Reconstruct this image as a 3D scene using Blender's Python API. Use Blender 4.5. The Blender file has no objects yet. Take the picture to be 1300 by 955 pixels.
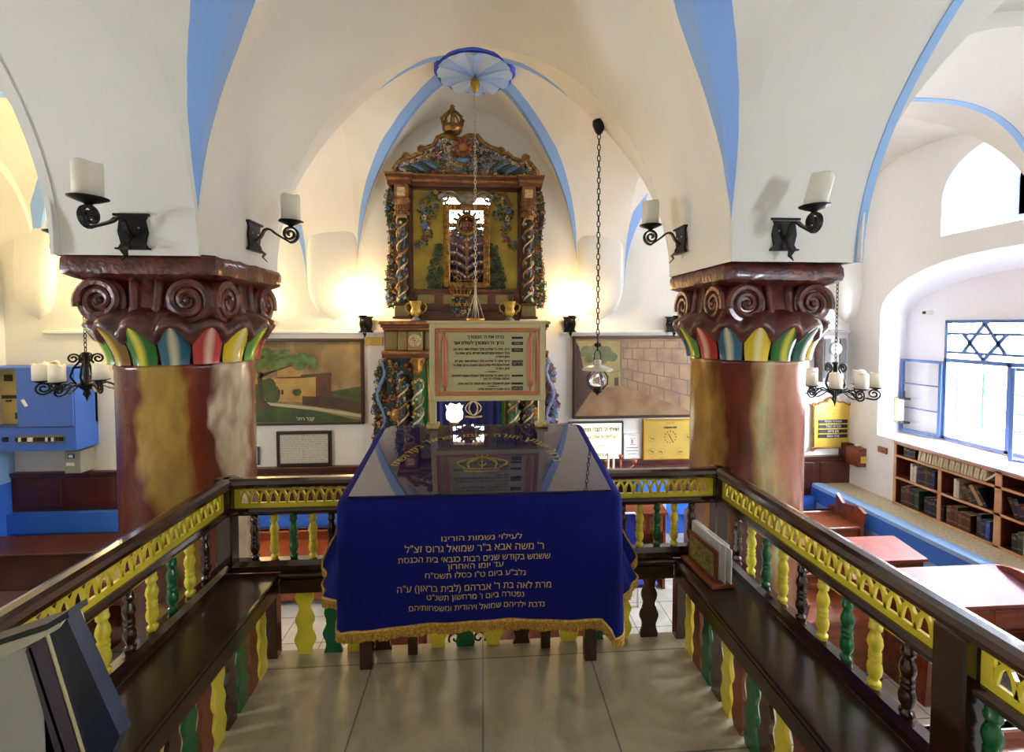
WORLD=70.0; EXPO=0.55
import bpy, math, random
from mathutils import Vector, Matrix
PI=math.pi
sin,cos=math.sin,math.cos
scene=bpy.context.scene
COL=scene.collection
# ---------------------------------------------------------------- camera frame
F=560.0; EYE=1.7
PHI=-math.atan(19/560); PSI=math.atan(38/560*cos(PHI))
FW=Vector((sin(PSI)*cos(PHI),cos(PSI)*cos(PHI),sin(PHI)))
RT=Vector((cos(PSI),-sin(PSI),0)); UP=RT.cross(FW)
def at(px,py,Y=None,X=None,Z=None):
    """a point of the photograph (1300x955) on a given plane of the room"""
    d=RT*((px-650)/F)+UP*((432-py)/F)+FW
    t=Y/d.y if Y is not None else (X/d.x if X is not None else (Z-EYE)/d.z)
    return Vector((d.x*t,d.y*t,EYE+d.z*t))
cam=bpy.data.cameras.new('camera'); camo=bpy.data.objects.new('camera',cam); COL.objects.link(camo)
cam.sensor_fit='HORIZONTAL'; cam.sensor_width=36; cam.lens=F/1300*36; cam.shift_y=-45.5/1300
cam.clip_start=.02
M=Matrix((RT,UP,-FW)).transposed().to_4x4(); M.translation=Vector((0,0,EYE)); camo.matrix_world=M
scene.camera=camo
# ---------------------------------------------------------------- materials
MATS={}
def nodes(name):
    m=bpy.data.materials.new(name); m.use_nodes=True; nt=m.node_tree
    return m,nt,nt.nodes['Principled BSDF']
def lin(c): return tuple((x/255/12.92 if x/255<=.04045 else ((x/255+.055)/1.055)**2.4) for x in c)
def mat(name,rgb,rough=.5,metal=0,var=.0,scale=6,bump=0,bscale=40,rgb2=None,stretch=(1,1,1),emis=0,spec=.5,coat=0,trans=0,ramp=None,distort=0):
    """rgb in sRGB 0-255; noise varies towards rgb2 (or darker by var)"""
    if name in MATS: return MATS[name]
    m,nt,b=nodes(name); c=lin(rgb); b.inputs['Base Color'].default_value=(*c,1)
    b.inputs['Roughness'].default_value=rough; b.inputs['Metallic'].default_value=metal
    b.inputs['Specular IOR Level'].default_value=spec; b.inputs['Coat Weight'].default_value=coat; b.inputs['Coat Roughness'].default_value=.08
    if trans: b.inputs['Transmission Weight'].default_value=trans
    if emis:
        b.inputs['Emission Color'].default_value=(*c,1); b.inputs['Emission Strength'].default_value=emis
    L=nt.links
    if var or rgb2 or bump:
        tc=nt.nodes.new('ShaderNodeTexCoord'); mp=nt.nodes.new('ShaderNodeMapping'); L.new(tc.outputs['Object'],mp.inputs[0]); mp.inputs['Scale'].default_value=stretch
    if var or rgb2:
        n=nt.nodes.new('ShaderNodeTexNoise'); n.inputs['Scale'].default_value=scale; n.inputs['Detail'].default_value=5; n.inputs['Distortion'].default_value=distort
        L.new(mp.outputs[0],n.inputs['Vector'])
        r=nt.nodes.new('ShaderNodeValToRGB'); L.new(n.outputs['Fac'],r.inputs[0])
        c2=lin(rgb2) if rgb2 else tuple(x*(1-var) for x in c)
        r.color_ramp.elements[0].position=.32; r.color_ramp.elements[0].color=(*c2,1)
        r.color_ramp.elements[1].position=.66; r.color_ramp.elements[1].color=(*c,1)
        L.new(r.outputs[0],b.inputs['Base Color'])
        if emis: L.new(r.outputs[0],b.inputs['Emission Color'])
    if bump:
        n2=nt.nodes.new('ShaderNodeTexNoise'); n2.inputs['Scale'].default_value=bscale; n2.inputs['Detail'].default_value=3
        L.new(mp.outputs[0],n2.inputs['Vector'])
        bp=nt.nodes.new('ShaderNodeBump'); bp.inputs['Strength'].default_value=bump; bp.inputs['Distance'].default_value=.01
        L.new(n2.outputs['Fac'],bp.inputs['Height']); L.new(bp.outputs[0],b.inputs['Normal'])
    MATS[name]=m; return m
# ---------------------------------------------------------------- mesh builder
class MB:
    def __init__(s): s.v=[]; s.f=[]; s.m=[]; s.sm=[]; s.mats=[]; s.cur=0; s.uv=None
    def use(s,m):
        if m not in s.mats: s.mats.append(m)
        s.cur=s.mats.index(m); return s
    def add(s,vs,fs,smooth=False):
        o=len(s.v); s.v+= [Vector(v) for v in vs]
        for f in fs: s.f.append([i+o for i in f]); s.m.append(s.cur); s.sm.append(smooth)
        return s
    def box(s,c,d,rot=None,bev=0):
        x,y,z=d[0]/2,d[1]/2,d[2]/2
        if bev:
            b=min(bev,x*.9,y*.9,z*.9); vs=[]
            for (sx,sy,sz) in [(a,b_,c_) for a in(-1,1) for b_ in(-1,1) for c_ in(-1,1)]:
                vs+=[(sx*(x-b),sy*(y-b),sz*z),(sx*(x-b),sy*y,sz*(z-b)),(sx*x,sy*(y-b),sz*(z-b))]
            idx={}
            k=0
            for a in(-1,1):
                for b_ in(-1,1):
                    for c_ in(-1,1): idx[(a,b_,c_)]=k*3; k+=1
            fs=[]
            def q(l,flip):
                fs.append(l[::-1] if flip else l)
            for sz in(-1,1): q([idx[(-1,-1,sz)],idx[(1,-1,sz)],idx[(1,1,sz)],idx[(-1,1,sz)]],sz<0)
            for sy in(-1,1): q([idx[(-1,sy,-1)]+1,idx[(1,sy,-1)]+1,idx[(1,sy,1)]+1,idx[(-1,sy,1)]+1],sy>0)
            for sx in(-1,1): q([idx[(sx,-1,-1)]+2,idx[(sx,1,-1)]+2,idx[(sx,1,1)]+2,idx[(sx,-1,1)]+2],sx<0)
            for sy in(-1,1):
                for sz in(-1,1): q([idx[(-1,sy,sz)],idx[(1,sy,sz)],idx[(1,sy,sz)]+1,idx[(-1,sy,sz)]+1],sy*sz>0)
            for sx in(-1,1):
                for sz in(-1,1): q([idx[(sx,-1,sz)],idx[(sx,1,sz)],idx[(sx,1,sz)]+2,idx[(sx,-1,sz)]+2],sx*sz<0)
            for sx in(-1,1):
                for sy in(-1,1): q([idx[(sx,sy,-1)]+1,idx[(sx,sy,1)]+1,idx[(sx,sy,1)]+2,idx[(sx,sy,-1)]+2],sx*sy>0)
            for k_,i in idx.items(): q([i,i+1,i+2],k_[0]*k_[1]*k_[2]>0)
        else:
            vs=[(-x,-y,-z),(x,-y,-z),(x,y,-z),(-x,y,-z),(-x,-y,z),(x,-y,z),(x,y,z),(-x,y,z)]
            fs=[(0,3,2,1),(4,5,6,7),(0,1,5,4),(1,2,6,5),(2,3,7,6),(3,0,4,7)]
        R=rot if rot is not None else Matrix.Identity(3)
        return s.add([R@Vector(v)+Vector(c) for v in vs],fs)
    def bb(s,a,b,bev=0):
        return s.box([(a[i]+b[i])/2 for i in range(3)],[abs(b[i]-a[i]) for i in range(3)],bev=bev)
    def tube(s,pts,r,n=8,closed=False,cap=True,flat=None):
        pts=[Vector(p) for p in pts]; N=len(pts)
        rr=r if isinstance(r,(list,tuple)) else [r]*N
        vs=[];fs=[]; prev=None
        for i,p in enumerate(pts):
            if closed: t=pts[(i+1)%N]-pts[i-1]
            else: t=pts[min(i+1,N-1)]-pts[max(i-1,0)]
            if t.length<1e-9: t=Vector((0,0,1))
            t.normalize()
            if prev is None:
                a=Vector((0,0,1)) if abs(t.z)<.9 else Vector((1,0,0))
                if flat is not None: a=Vector(flat)
                nn=(a-t*a.dot(t)).normalized()
            else:
                nn=prev-t*prev.dot(t)
                nn=nn.normalized() if nn.length>1e-6 else prev
            prev=nn; bn=t.cross(nn)
            for k in range(n):
                a=2*PI*k/n
                vs.append(p+(nn*cos(a)+bn*sin(a))*rr[i])
        for i in range(N if closed else N-1):
            j=(i+1)%N
            for k in range(n): fs.append((i*n+k,i*n+(k+1)%n,j*n+(k+1)%n,j*n+k))
        if cap and not closed: fs.append(tuple(range(n))[::-1]); fs.append(tuple((N-1)*n+k for k in range(n)))
        return s.add(vs,fs,True)
    def ribbon(s,pts,w,t,side):
        """flat bar: pts path, w width along side vector, t thickness"""
        pts=[Vector(p) for p in pts]; sd=Vector(side).normalized(); vs=[];fs=[];N=len(pts)
        for i,p in enumerate(pts):
            tg=(pts[min(i+1,N-1)]-pts[max(i-1,0)]).normalized(); nn=tg.cross(sd).normalized()
            ww=w[i] if isinstance(w,(list,tuple)) else w
            vs+=[p+sd*ww/2+nn*t/2,p-sd*ww/2+nn*t/2,p-sd*ww/2-nn*t/2,p+sd*ww/2-nn*t/2]
        for i in range(N-1):
            for k in range(4): fs.append((i*4+k,i*4+(k+1)%4,i*4+4+(k+1)%4,i*4+4+k))
        fs+=[(3,2,1,0),tuple((N-1)*4+k for k in range(4))]
        return s.add(vs,fs)
    def lathe(s,prof,c=(0,0,0),n=20,axis=None,fn=None,cap=True):
        vs=[];fs=[]; N=len(prof)
        R=Vector((0,0,1)).rotation_difference(Vector(axis)).to_matrix() if axis is not None else Matrix.Identity(3)
        for (r,z) in prof:
            for k in range(n):
                a=2*PI*k/n; q=fn(a,r,z) if fn else (r*cos(a),r*sin(a),z)
                vs.append(R@Vector(q)+Vector(c))
        for i in range(N-1):
            for k in range(n): fs.append((i*n+k,i*n+(k+1)%n,(i+1)*n+(k+1)%n,(i+1)*n+k))
        if cap: fs.append(tuple(range(n))[::-1]); fs.append(tuple((N-1)*n+k for k in range(n)))
        return s.add(vs,fs,True)
    def sph(s,c,r,n=8,m=6):
        r=r if isinstance(r,(tuple,list)) else (r,r,r)
        vs=[(c[0],c[1],c[2]-r[2])];fs=[]
        for i in range(1,m):
            a=-PI/2+PI*i/m
            for k in range(n): b=2*PI*k/n; vs.append((c[0]+r[0]*cos(a)*cos(b),c[1]+r[1]*cos(a)*sin(b),c[2]+r[2]*sin(a)))
        vs.append((c[0],c[1],c[2]+r[2])); T=len(vs)-1
        for k in range(n): fs.append((0,1+(k+1)%n,1+k)); fs.append((T,T-n+k,T-n+(k+1)%n))
        for i in range(m-2):
            for k in range(n): fs.append((1+i*n+k,1+i*n+(k+1)%n,1+(i+1)*n+(k+1)%n,1+(i+1)*n+k))
        return s.add(vs,fs,True)
    def ell(s,c,r,R,n=7,m=5):
        o=len(s.v); s.sph((0,0,0),r,n,m)
        for i in range(o,len(s.v)): s.v[i]=R@s.v[i]+Vector(c)
        return s
    def prism(s,poly,to3,d):
        """poly: 2d outline (no holes), to3: (a,b)->Vector, d: extrusion Vector"""
        n=len(poly); a=[to3(*p) for p in poly]; d=Vector(d)
        vs=a+[p+d for p in a]
        fs=[tuple(range(n)),tuple(range(2*n-1,n-1,-1))]+[(i,i+n,(i+1)%n+n,(i+1)%n) for i in range(n)]
        return s.add(vs,fs)
    def build(s,name,m=None,parent=None,smooth=None,world=True,angle=None):
        if m is not None and not s.mats: s.mats=[m]
        me=bpy.data.meshes.new(name)
        off=Vector((0,0,0)); Ri=None
        if parent is not None and world:
            off,Ri=gloc(parent)
        vs=[(v-off) for v in s.v]
        if Ri is not None: vs=[Ri@v for v in vs]
        me.from_pydata([tuple(v) for v in vs],[],s.f)
        for q in s.mats: me.materials.append(q)
        for i,p in enumerate(me.polygons):
            p.material_index=s.m[i]; p.use_smooth=s.sm[i] if smooth is None else smooth
        if s.uv:
            ul=me.uv_layers.new(name='UVMap')
            for li,l in enumerate(me.loops): ul.data[li].uv=s.uv[l.vertex_index]
        me.validate(); me.update()
        if angle is not None:
            me.set_sharp_from_angle(angle=math.radians(angle))
        o=bpy.data.objects.new(name,me); COL.objects.link(o)
        if parent is not None: o.parent=parent
        return o
def gloc(o):
    off=Vector((0,0,0)); a=0
    p=o; chain=[]
    while p is not None: chain.append(p); p=p.parent
    Mx=Matrix.Identity(4)
    for p in reversed(chain): Mx=Mx@(Matrix.Translation(p.location)@p.rotation_euler.to_matrix().to_4x4())
    Ri=Mx.to_3x3().inverted()
    return Mx.translation.copy(),Ri
def tag(o,label,cat,group=None):
    o['label']=label; o['category']=cat
    if group: o['group']=group
    return o
def thing(name,label,cat,loc=(0,0,0),rz=0,group=None):
    o=bpy.data.objects.new(name,None); COL.objects.link(o); o.location=loc; o.rotation_euler=(0,0,rz)
    o.empty_display_size=.1
    return tag(o,label,cat,group)
def struct(o): o['kind']='structure'; return o
def tree(o,parent=None):
    c=o.copy(); COL.objects.link(c)
    if parent is not None: c.parent=parent
    for ch in list(o.children): tree(ch,c)
    return c
def dup(o,loc,rz,label=None,group=None):
    c=tree(o); c.location=loc; c.rotation_euler=(0,0,rz)
    if label: c['label']=label
    if group: c['group']=group
    return c
GLYPH={}
def _probe(body):
    """outline splines and right-hand extent of a text at size 1"""
    cu=bpy.data.curves.new('t','FONT'); cu.body=body; cu.size=1; cu.resolution_u=3
    ob=bpy.data.objects.new('t',cu); COL.objects.link(ob); dg=bpy.context.evaluated_depsgraph_get(); dg.update()
    c=ob.evaluated_get(dg).to_curve(dg); polys=[]
    for sp in c.splines:
        P=[]; bp=sp.bezier_points; n=len(bp)
        if n:
            for k in range(n):
                a=bp[k]; b=bp[(k+1)%n]; L=(b.co-a.co).length
                st=1 if a.handle_right_type=='VECTOR' and b.handle_left_type=='VECTOR' else 4
                for q in range(st):
                    t=q/st; u=1-t; p=a.co*u**3+a.handle_right*3*u*u*t+b.handle_left*3*u*t*t+b.co*t**3; P.append((p.x,p.y))
        else: P=[(p.co.x,p.co.y) for p in sp.points]
        Q=[]
        for p in P:
            if not Q or abs(p[0]-Q[-1][0])+abs(p[1]-Q[-1][1])>1e-4: Q.append(p)
        if len(Q)>2: polys.append(Q)
    ob.evaluated_get(dg).to_curve_clear(); bpy.data.objects.remove(ob); bpy.data.curves.remove(cu)
    return polys,max([p[0] for P in polys for p in P],default=0)
def glyph(ch):
    if ch in GLYPH: return GLYPH[ch]
    from mathutils.geometry import delaunay_2d_cdt
    if ch==' ':
        GLYPH[ch]=([],[],_probe('ה ה')[1]-_probe('הה')[1]); return GLYPH[ch]
    polys,x1=_probe(ch); adv=_probe(ch+'ה')[1]-glyph('ה')[3] if ch!='ה' else _probe('הה')[1]-x1
    vs=[];fs=[]
    for P in polys: fs.append(list(range(len(vs),len(vs)+len(P)))); vs+=[Vector(p) for p in P]
    V,E_,T,_a,_b,_c=delaunay_2d_cdt(vs,[],fs,1,1e-6)
    def wind(x,y):
        w=0
        for P in polys:
            for k in range(len(P)):
                (ax,ay),(bx,by)=P[k],P[(k+1)%len(P)]
                s_=(bx-ax)*(y-ay)-(x-ax)*(by-ay)
                if ay<=y<by and s_>0: w+=1
                elif by<=y<ay and s_<0: w-=1
        return w
    K=[t for t in T if wind(sum(V[q].x for q in t)/len(t),sum(V[q].y for q in t)/len(t))!=0]
    GLYPH[ch]=([(v.x,v.y) for v in V],K,adv,x1); return GLYPH[ch]
def text(name,body,size,to,m,parent,flip=True,depth=.0006,align='CENTER',space=1.0,bold=0):
    """Hebrew runs right to left: each line is laid out turned round so that it reads correctly. to: (a,b)->world"""
    glyph('ה'); lines=body.split('\n'); mb=MB(); mb.use(m); n=len(lines); lh=size*1.18*space
    for i,l in enumerate(lines):
        l=l[::-1].replace('(','\0').replace(')','(').replace('\0',')')
        W=sum(glyph(c)[2] for c in l)*size; x=-W if align=='RIGHT' else -W/2; y=(n-1)/2*lh-i*lh-.28*size
        for c in l:
            g=glyph(c)
            for ox,oy in (((0,0),(.035,.0),(-.035,0),(0,.03)) if bold else ((0,0),)):
                if g[1]: mb.add([to(x+(a+ox)*size,y+(b+oy)*size) for a,b in g[0]],g[1])
            x+=g[2]*size
    if name is None: return mb
    return mb.build(name,None,parent)
def merge(a,b):
    o=len(a.v); a.v+=b.v
    for f,mi,sm in zip(b.f,b.m,b.sm):
        m=b.mats[mi]; a.use(m); a.f.append([i+o for i in f]); a.m.append(a.cur); a.sm.append(sm)
    return a
def spiral(c,u,v,r0,r1,a0,turns,n=28):
    """points of a scroll in the plane u,v"""
    c=Vector(c);u=Vector(u);v=Vector(v); out=[]
    for i in range(n+1):
        t=i/n; r=r0+(r1-r0)*t; a=a0+turns*2*PI*t
        out.append(c+u*(r*cos(a))+v*(r*sin(a)))
    return out
def chain(mb,a,b,link=.035,r=.0025,w=.008):
    a=Vector(a);b=Vector(b);L=(b-a).length;n=max(2,int(L/(link*.8)));d=(b-a).normalized()
    x=Vector((1,0,0)) if abs(d.x)<.9 else Vector((0,1,0)); y=d.cross(x).normalized(); x=y.cross(d)
    for i in range(n):
        c=a+d*(L*(i+.5)/n); s=x if i%2 else y
        mb.tube([c+s*(w*cos(q*PI/4))+d*(link/2*sin(q*PI/4)) for q in range(8)],r,4,closed=True)
    return mb
# ---------------------------------------------------------------- palette
PLA=mat('plaster_white',(236,233,226),.75,var=.06,scale=1.6,bump=.25,bscale=9)
WALLM=mat('wall_white',(236,234,228),.7,var=.05,scale=2.2,bump=.2,bscale=14)
BLUE=(150,184,236)
WOOD=mat('dark_wood',(52,26,17),.28,rgb2=(30,15,10),scale=3,stretch=(1,1,1),spec=.5,coat=.3)
WOODR=mat('rail_wood',(58,27,16),.2,rgb2=(34,16,10),scale=5,coat=.6)
PEW=mat('pew_wood',(128,62,30),.35,rgb2=(92,40,18),scale=4,stretch=(1,6,6),coat=.2)
PEWD=mat('pew_wood_dark',(78,32,20),.4,rgb2=(50,18,12),scale=4,coat=.1)
PANEL=mat('panel_wood',(84,34,22),.4,rgb2=(60,22,14),scale=3,stretch=(1,1,.3))
YEL=mat('yellow_enamel',(226,206,58),.3,var=.12,scale=9,coat=.3)
GRN=mat('green_enamel',(16,96,52),.25,var=.2,scale=9,coat=.4)
MAR=mat('maroon_gloss',(98,36,28),.36,rgb2=(54,18,15),scale=14,bump=.7,bscale=34,coat=.22)
IRON=mat('black_iron',(30,27,26),.42,metal=.6,var=.3,scale=20)
CANDLE=mat('candle_wax',(232,226,208),.45,var=.06,scale=12)
GOLD=mat('antique_gold',(160,118,52),.35,metal=.55,rgb2=(96,62,26),scale=22)
GOLDT=mat('gold_thread',(206,176,92),.5,metal=.2,rgb2=(160,124,50),scale=60)
BLUEP=mat('blue_paint',(52,110,212),.5,var=.06,scale=3)
LBLUE=mat('light_blue_paint',(150,190,238),.6,var=.06,scale=2)
BROWNG=mat('ark_brown',(96,52,30),.35,rgb2=(66,32,20),scale=8)
BLACK=mat('black_ink',(22,20,22),.6)
WHITE=mat('white_plain',(240,238,232),.5)
# ================================================================ the shell
def vault_material(nm='painted_vault',front=0.0,smin=0.0,send=.992,tap=.26):
    m,nt,b=nodes(nm); L=nt.links; N=nt.nodes
    b.inputs['Roughness'].default_value=.72
    uv=N.new('ShaderNodeUVMap'); sp=N.new('ShaderNodeSeparateXYZ'); L.new(uv.outputs[0],sp.inputs[0])
    def mth(op,a,bb=None,clamp=False):
        n=N.new('ShaderNodeMath'); n.operation=op; n.use_clamp=clamp
        for i,x in enumerate((a,bb)):
            if x is None: continue
            if isinstance(x,(int,float)): n.inputs[i].default_value=x
            else: L.new(x,n.inputs[i])
        return n.outputs[0]
    au=mth('ABSOLUTE',sp.outputs[0]); av=mth('ABSOLUTE',sp.outputs[1])
    s=mth('MAXIMUM',au,av); d=mth('ABSOLUTE',mth('SUBTRACT',au,av))
    s_raw=s
    if front: s=mth('MULTIPLY',s,mth('ADD',1,mth('MULTIPLY',mth('LESS_THAN',sp.outputs[1],0),front)))
    # stripe half width: full near the crown, tapering to a point above the springing
    tp=mth('SQRT',mth('DIVIDE',mth('SUBTRACT',send,s),tap,True),None)
    tp=mth('MINIMUM',tp,1.0)
    w=mth('MULTIPLY',tp,.105)
    w=mth('ADD',w,mth('MULTIPLY',mth('SUBTRACT',1,mth('DIVIDE',s,.42,True),True),.07))
    wob=N.new('ShaderNodeTexNoise'); wob.inputs['Scale'].default_value=5; tc=N.new('ShaderNodeTexCoord'); L.new(tc.outputs['Object'],wob.inputs['Vector'])
    w=mth('MULTIPLY',w,mth('ADD',.9,mth('MULTIPLY',wob.outputs['Fac'],.2)))
    k=mth('LESS_THAN',d,w)
    if smin: k=mth('MULTIPLY',k,mth('GREATER_THAN',s_raw,smin))
    n=N.new('ShaderNodeTexNoise'); n.inputs['Scale'].default_value=1.5; n.inputs['Detail'].default_value=5; L.new(tc.outputs['Object'],n.inputs['Vector'])
    r=N.new('ShaderNodeValToRGB'); L.new(n.outputs['Fac'],r.inputs[0])
    r.color_ramp.elements[0].position=.3; r.color_ramp.elements[0].color=(*lin((226,222,212)),1)
    r.color_ramp.elements[1].position=.7; r.color_ramp.elements[1].color=(*lin((240,237,230)),1)
    mx=N.new('ShaderNodeMix'); mx.data_type='RGBA'; L.new(k,mx.inputs[0]); L.new(r.outputs[0],mx.inputs[6]); mx.inputs[7].default_value=(*lin((138,176,236)),1)
    L.new(mx.outputs[2],b.inputs['Base Color'])
    n2=N.new('ShaderNodeTexNoise'); n2.inputs['Scale'].default_value=9; L.new(tc.outputs['Object'],n2.inputs['Vector'])
    bp=N.new('ShaderNodeBump'); bp.inputs['Strength'].default_value=.25; bp.inputs['Distance'].default_value=.01
    L.new(n2.outputs['Fac'],bp.inputs['Height']); L.new(bp.outputs[0],b.inputs['Normal'])
    return m
VAULT=vault_material('painted_vault',0,0,.992,.10)
VAULTA=vault_material('painted_vault_ark',.75)
VAULTR=vault_material('painted_vault_right',.75,.88,1.0,.03); VAULTL=vault_material('painted_vault_left',0,0,1.0,.03)
def arc(m,n=2.0,p=.5): return max(0.0,1-abs(m)**n)**p
def vault(name,P,H,N=26,K=24,m=None):
    """four webs of a cross vault. P(u,v)->(x,y); H(u,v,m)->z"""
    mb=MB(); mb.use(m or VAULT); mb.uv=[]
    for q in range(4):
        o=len(mb.v); vs=[]
        for i in range(N+1):
            s=sin(PI/2*i/N)
            for j in range(K+1):
                t=sin(PI/2*(2*j/K-1)); 
                u,v=[(s*t,s),(s,-s*t),(-s*t,-s),(-s,s*t)][q]
                x,y=P(u,v); vs.append((x,y,H(u,v,min(abs(u),abs(v))))); mb.uv.append((u,v))
        fs=[(i*(K+1)+j,i*(K+1)+j+1,(i+1)*(K+1)+j+1,(i+1)*(K+1)+j) for i in range(N) for j in range(K)]
        mb.add(vs,fs,True)
    return struct(mb.build(name))
ZS=2.07
# central near bay, over the platform
YC,YA=.25,2.23       # centre and half depth of the near bays
YB0,YB1=3.32,5.30    # far bays
def near(u,v,x0,x1): return ((x0+x1)/2+(x1-x0)/2*u, YC+YA*v)
XI,XO=1.475,2.21; XCN=-.035; XR=4.65; XL=-4.95
def nearc(u,v):
    g=u*(1-.21*4*u*u*(1-u*u)*(1-v**6))
    return (XCN+XI*g, YC+YA*v)
vault('ceiling',nearc,lambda u,v,m:ZS+1.85*arc(m)+.25*(1-u*u)*(1-v*v))
def fary(v): return 4.5+v*(1.18 if v<0 else .8)
def ark_P(u,v):
    y=fary(v); t=(y-YB0)/(YB1-YB0)
    return (-.02-.135*t)+(1.46+(1.305-1.46)*t)*u, y
def ark_zs(v): 
    t=(fary(v)-YB0)/(YB1-YB0); return ZS+.14*t
def ark_H(u,v,m):
    R=(2.13-.45*v*v) if v<0 else (2.13-.12*v*v)
    R-=.42*u*u*(1-.0*v*v)*(1-v*v)
    return ark_zs(v)+R*arc(m)
vault('ceiling',ark_P,ark_H,N=34,K=32,m=VAULTA)
SN,SP=3.0,.42
def sideH(R,c): return lambda u,v,m: ZS+R*arc(m,SN,SP)+c*(1-u*u)*(1-v*v)
vault('ceiling',lambda u,v:near(u,v,XO,XR),sideH(1.5,.15),m=PLA)
vault('ceiling',lambda u,v:near(u,v,XL,-XO),sideH(1.5,.15),m=PLA)
def fright(u,v):
    y=fary(v); xl=XO-.48*(y-YB0)/(YB1-YB0); return ((xl+XR)/2+(XR-xl)/2*u,y)
def fleft(u,v):
    y=fary(v); t=(y-YB0)/(YB1-YB0); xr=-XO+.18*t; return ((XL+xr)/2+(xr-XL)/2*u,y)
vault('ceiling',fright,sideH(1.52,.2),m=VAULTR)
vault('ceiling',fleft,sideH(1.45,.2),m=VAULTL)
# soffits of the arches between the bays (ruled between two profiles)
def soffit(name,pa,pb,m=PLA,seg=40,rows=1):
    mb=MB(); mb.use(m); vs=[];fs=[]
    for i in range(seg+1):
        t=sin(PI/2*(2*i/seg-1)); a=Vector(pa(t)); b=Vector(pb(t))
        for r in range(rows+1): vs.append(a.lerp(b,r/rows))
    W=rows+1
    for i in range(seg):
        for r in range(rows): fs.append((i*W+r,i*W+r+1,(i+1)*W+r+1,(i+1)*W+r))
    mb.add(vs,fs,True); return struct(mb.build(name))
YN=YC+YA  # 2.48
soffit('ceiling_arch',lambda t:(XCN+XI*t,YN,ZS+1.85*arc(t)),lambda t:(ark_P(t,-1)[0],YB0,ark_H(t,-1,abs(t))))
for s in(-1,1):   # long arches beside the near bay
    soffit('ceiling_arch',lambda t:(XCN+s*XI,YC+YA*t,ZS+1.85*arc(t)),lambda t:(s*(XO+.0),YC+YA*t,ZS+1.80*arc(t)),seg=60)
    # blue edge painted round the outer rim
    mb=MB(); mb.use(LBLUE if s>0 else PLA)
    pts=[(s*(XO+.012),YC+YA*sin(PI/2*(2*i/60-1)),ZS+1.80*arc(sin(PI/2*(2*i/60-1)))) for i in range(61)]
    mb.ribbon(pts,.05,.012,(1,0,0)); struct(mb.build('trim_1'))
    # wall over the rim up to the higher side vault
    mb=MB(); mb.use(PLA); vs=[]
    for i in range(61):
        t=sin(PI/2*(2*i/60-1)); y=YC+YA*t
        vs+=[(s*XO,y,ZS+1.80*arc(t)),(s*XO,y,4.3)]
    mb.add(vs,[(2*i,2*i+1,2*i+3,2*i+2) for i in range(60)]); struct(mb.build('ceiling_spandrel'))
# long arches beside the ark bay
def edge(u,v): x,y=ark_P(u,v); return (x,y,ark_H(u,v,abs(v)))
soffit('ceiling_arch',lambda t:edge(-1,t),lambda t:(fleft(1,t)[0],fary(t),sideH(1.45,.2)(1,t,abs(t))-.02))
soffit('ceiling_arch',lambda t:edge(1,t),lambda t:(XO-.48*(fary(t)-YB0)/(YB1-YB0),fary(t),sideH(1.52,.2)(1,t,abs(t))-.02))
# transverse arches of the side bays
for x0,x1,R0,R1 in((XO,XR,1.5,1.52),(XL,-XO,1.5,1.45)):
    soffit('ceiling_arch',lambda t:((x0+x1)/2+(x1-x0)/2*t,YN,ZS+(R0-.1)*arc(t,SN,SP)),lambda t:((x0+x1)/2+(x1-x0)/2*t,YB0,ZS+(R1-.1)*arc(t,SN,SP)))
    for yy,rr in((YN,R0-.1),(YB0,R1-.1)):
        mb=MB(); mb.use(LBLUE if yy==YB0 else PLA); pts=[((x0+x1)/2+(x1-x0)/2*sin(PI/2*(2*i/50-1)),yy+(.01 if yy==YB0 else -.01),ZS+rr*arc(sin(PI/2*(2*i/50-1)),SN,SP)) for i in range(51)]
        mb.ribbon(pts,.05,.012,(0,1,0)); struct(mb.build('trim_1'))
        mb=MB(); mb.use(PLA); vs=[]
        for i in range(51): vs+=[Vector(pts[i]),Vector((pts[i][0],yy,4.2))]
        mb.add(vs,[(2*i,2*i+1,2*i+3,2*i+2) for i in range(50)]); struct(mb.build('ceiling_spandrel'))
# roof slab over everything so the sky only comes in by the windows
mb=MB(); mb.use(PLA); mb.bb((-6,-2.6,4.75),(6,6,4.9)); struct(mb.build('ceiling_roof'))
# pier stub between abacus top and springing
# ---------------------------------------------------------------- walls with openings
def wall_holes(name,outer,holes,to3,m):
    """planar wall with holes; outer/holes are 2d outlines"""
    import bmesh
    bm=bmesh.new()
    for loop in [outer]+holes:
        vv=[bm.verts.new(to3(*p)) for p in loop]
        for i in range(len(vv)): bm.edges.new((vv[i],vv[(i+1)%len(vv)]))
    bmesh.ops.triangle_fill(bm,use_beauty=True,use_dissolve=False,edges=bm.edges[:])
    me=bpy.data.meshes.new(name); bm.to_mesh(me); bm.free(); me.materials.append(m)
    o=bpy.data.objects.new(name,me); COL.objects.link(o); return struct(o)
def reveal(name,l1,l2,m,smooth=False):
    n=len(l1); mb=MB(); mb.use(m); mb.add(list(l1)+list(l2),[(i,(i+1)%n,n+(i+1)%n,n+i) for i in range(n)],smooth); return struct(mb.build(name,angle=40 if smooth else None))
FL=-.9
WALLR=mat('wall_white_lit',(248,248,250),.7,var=.02,scale=2.2,bump=.2,bscale=14)  # wall white made brighter and cooler, standing in for window light
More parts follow.
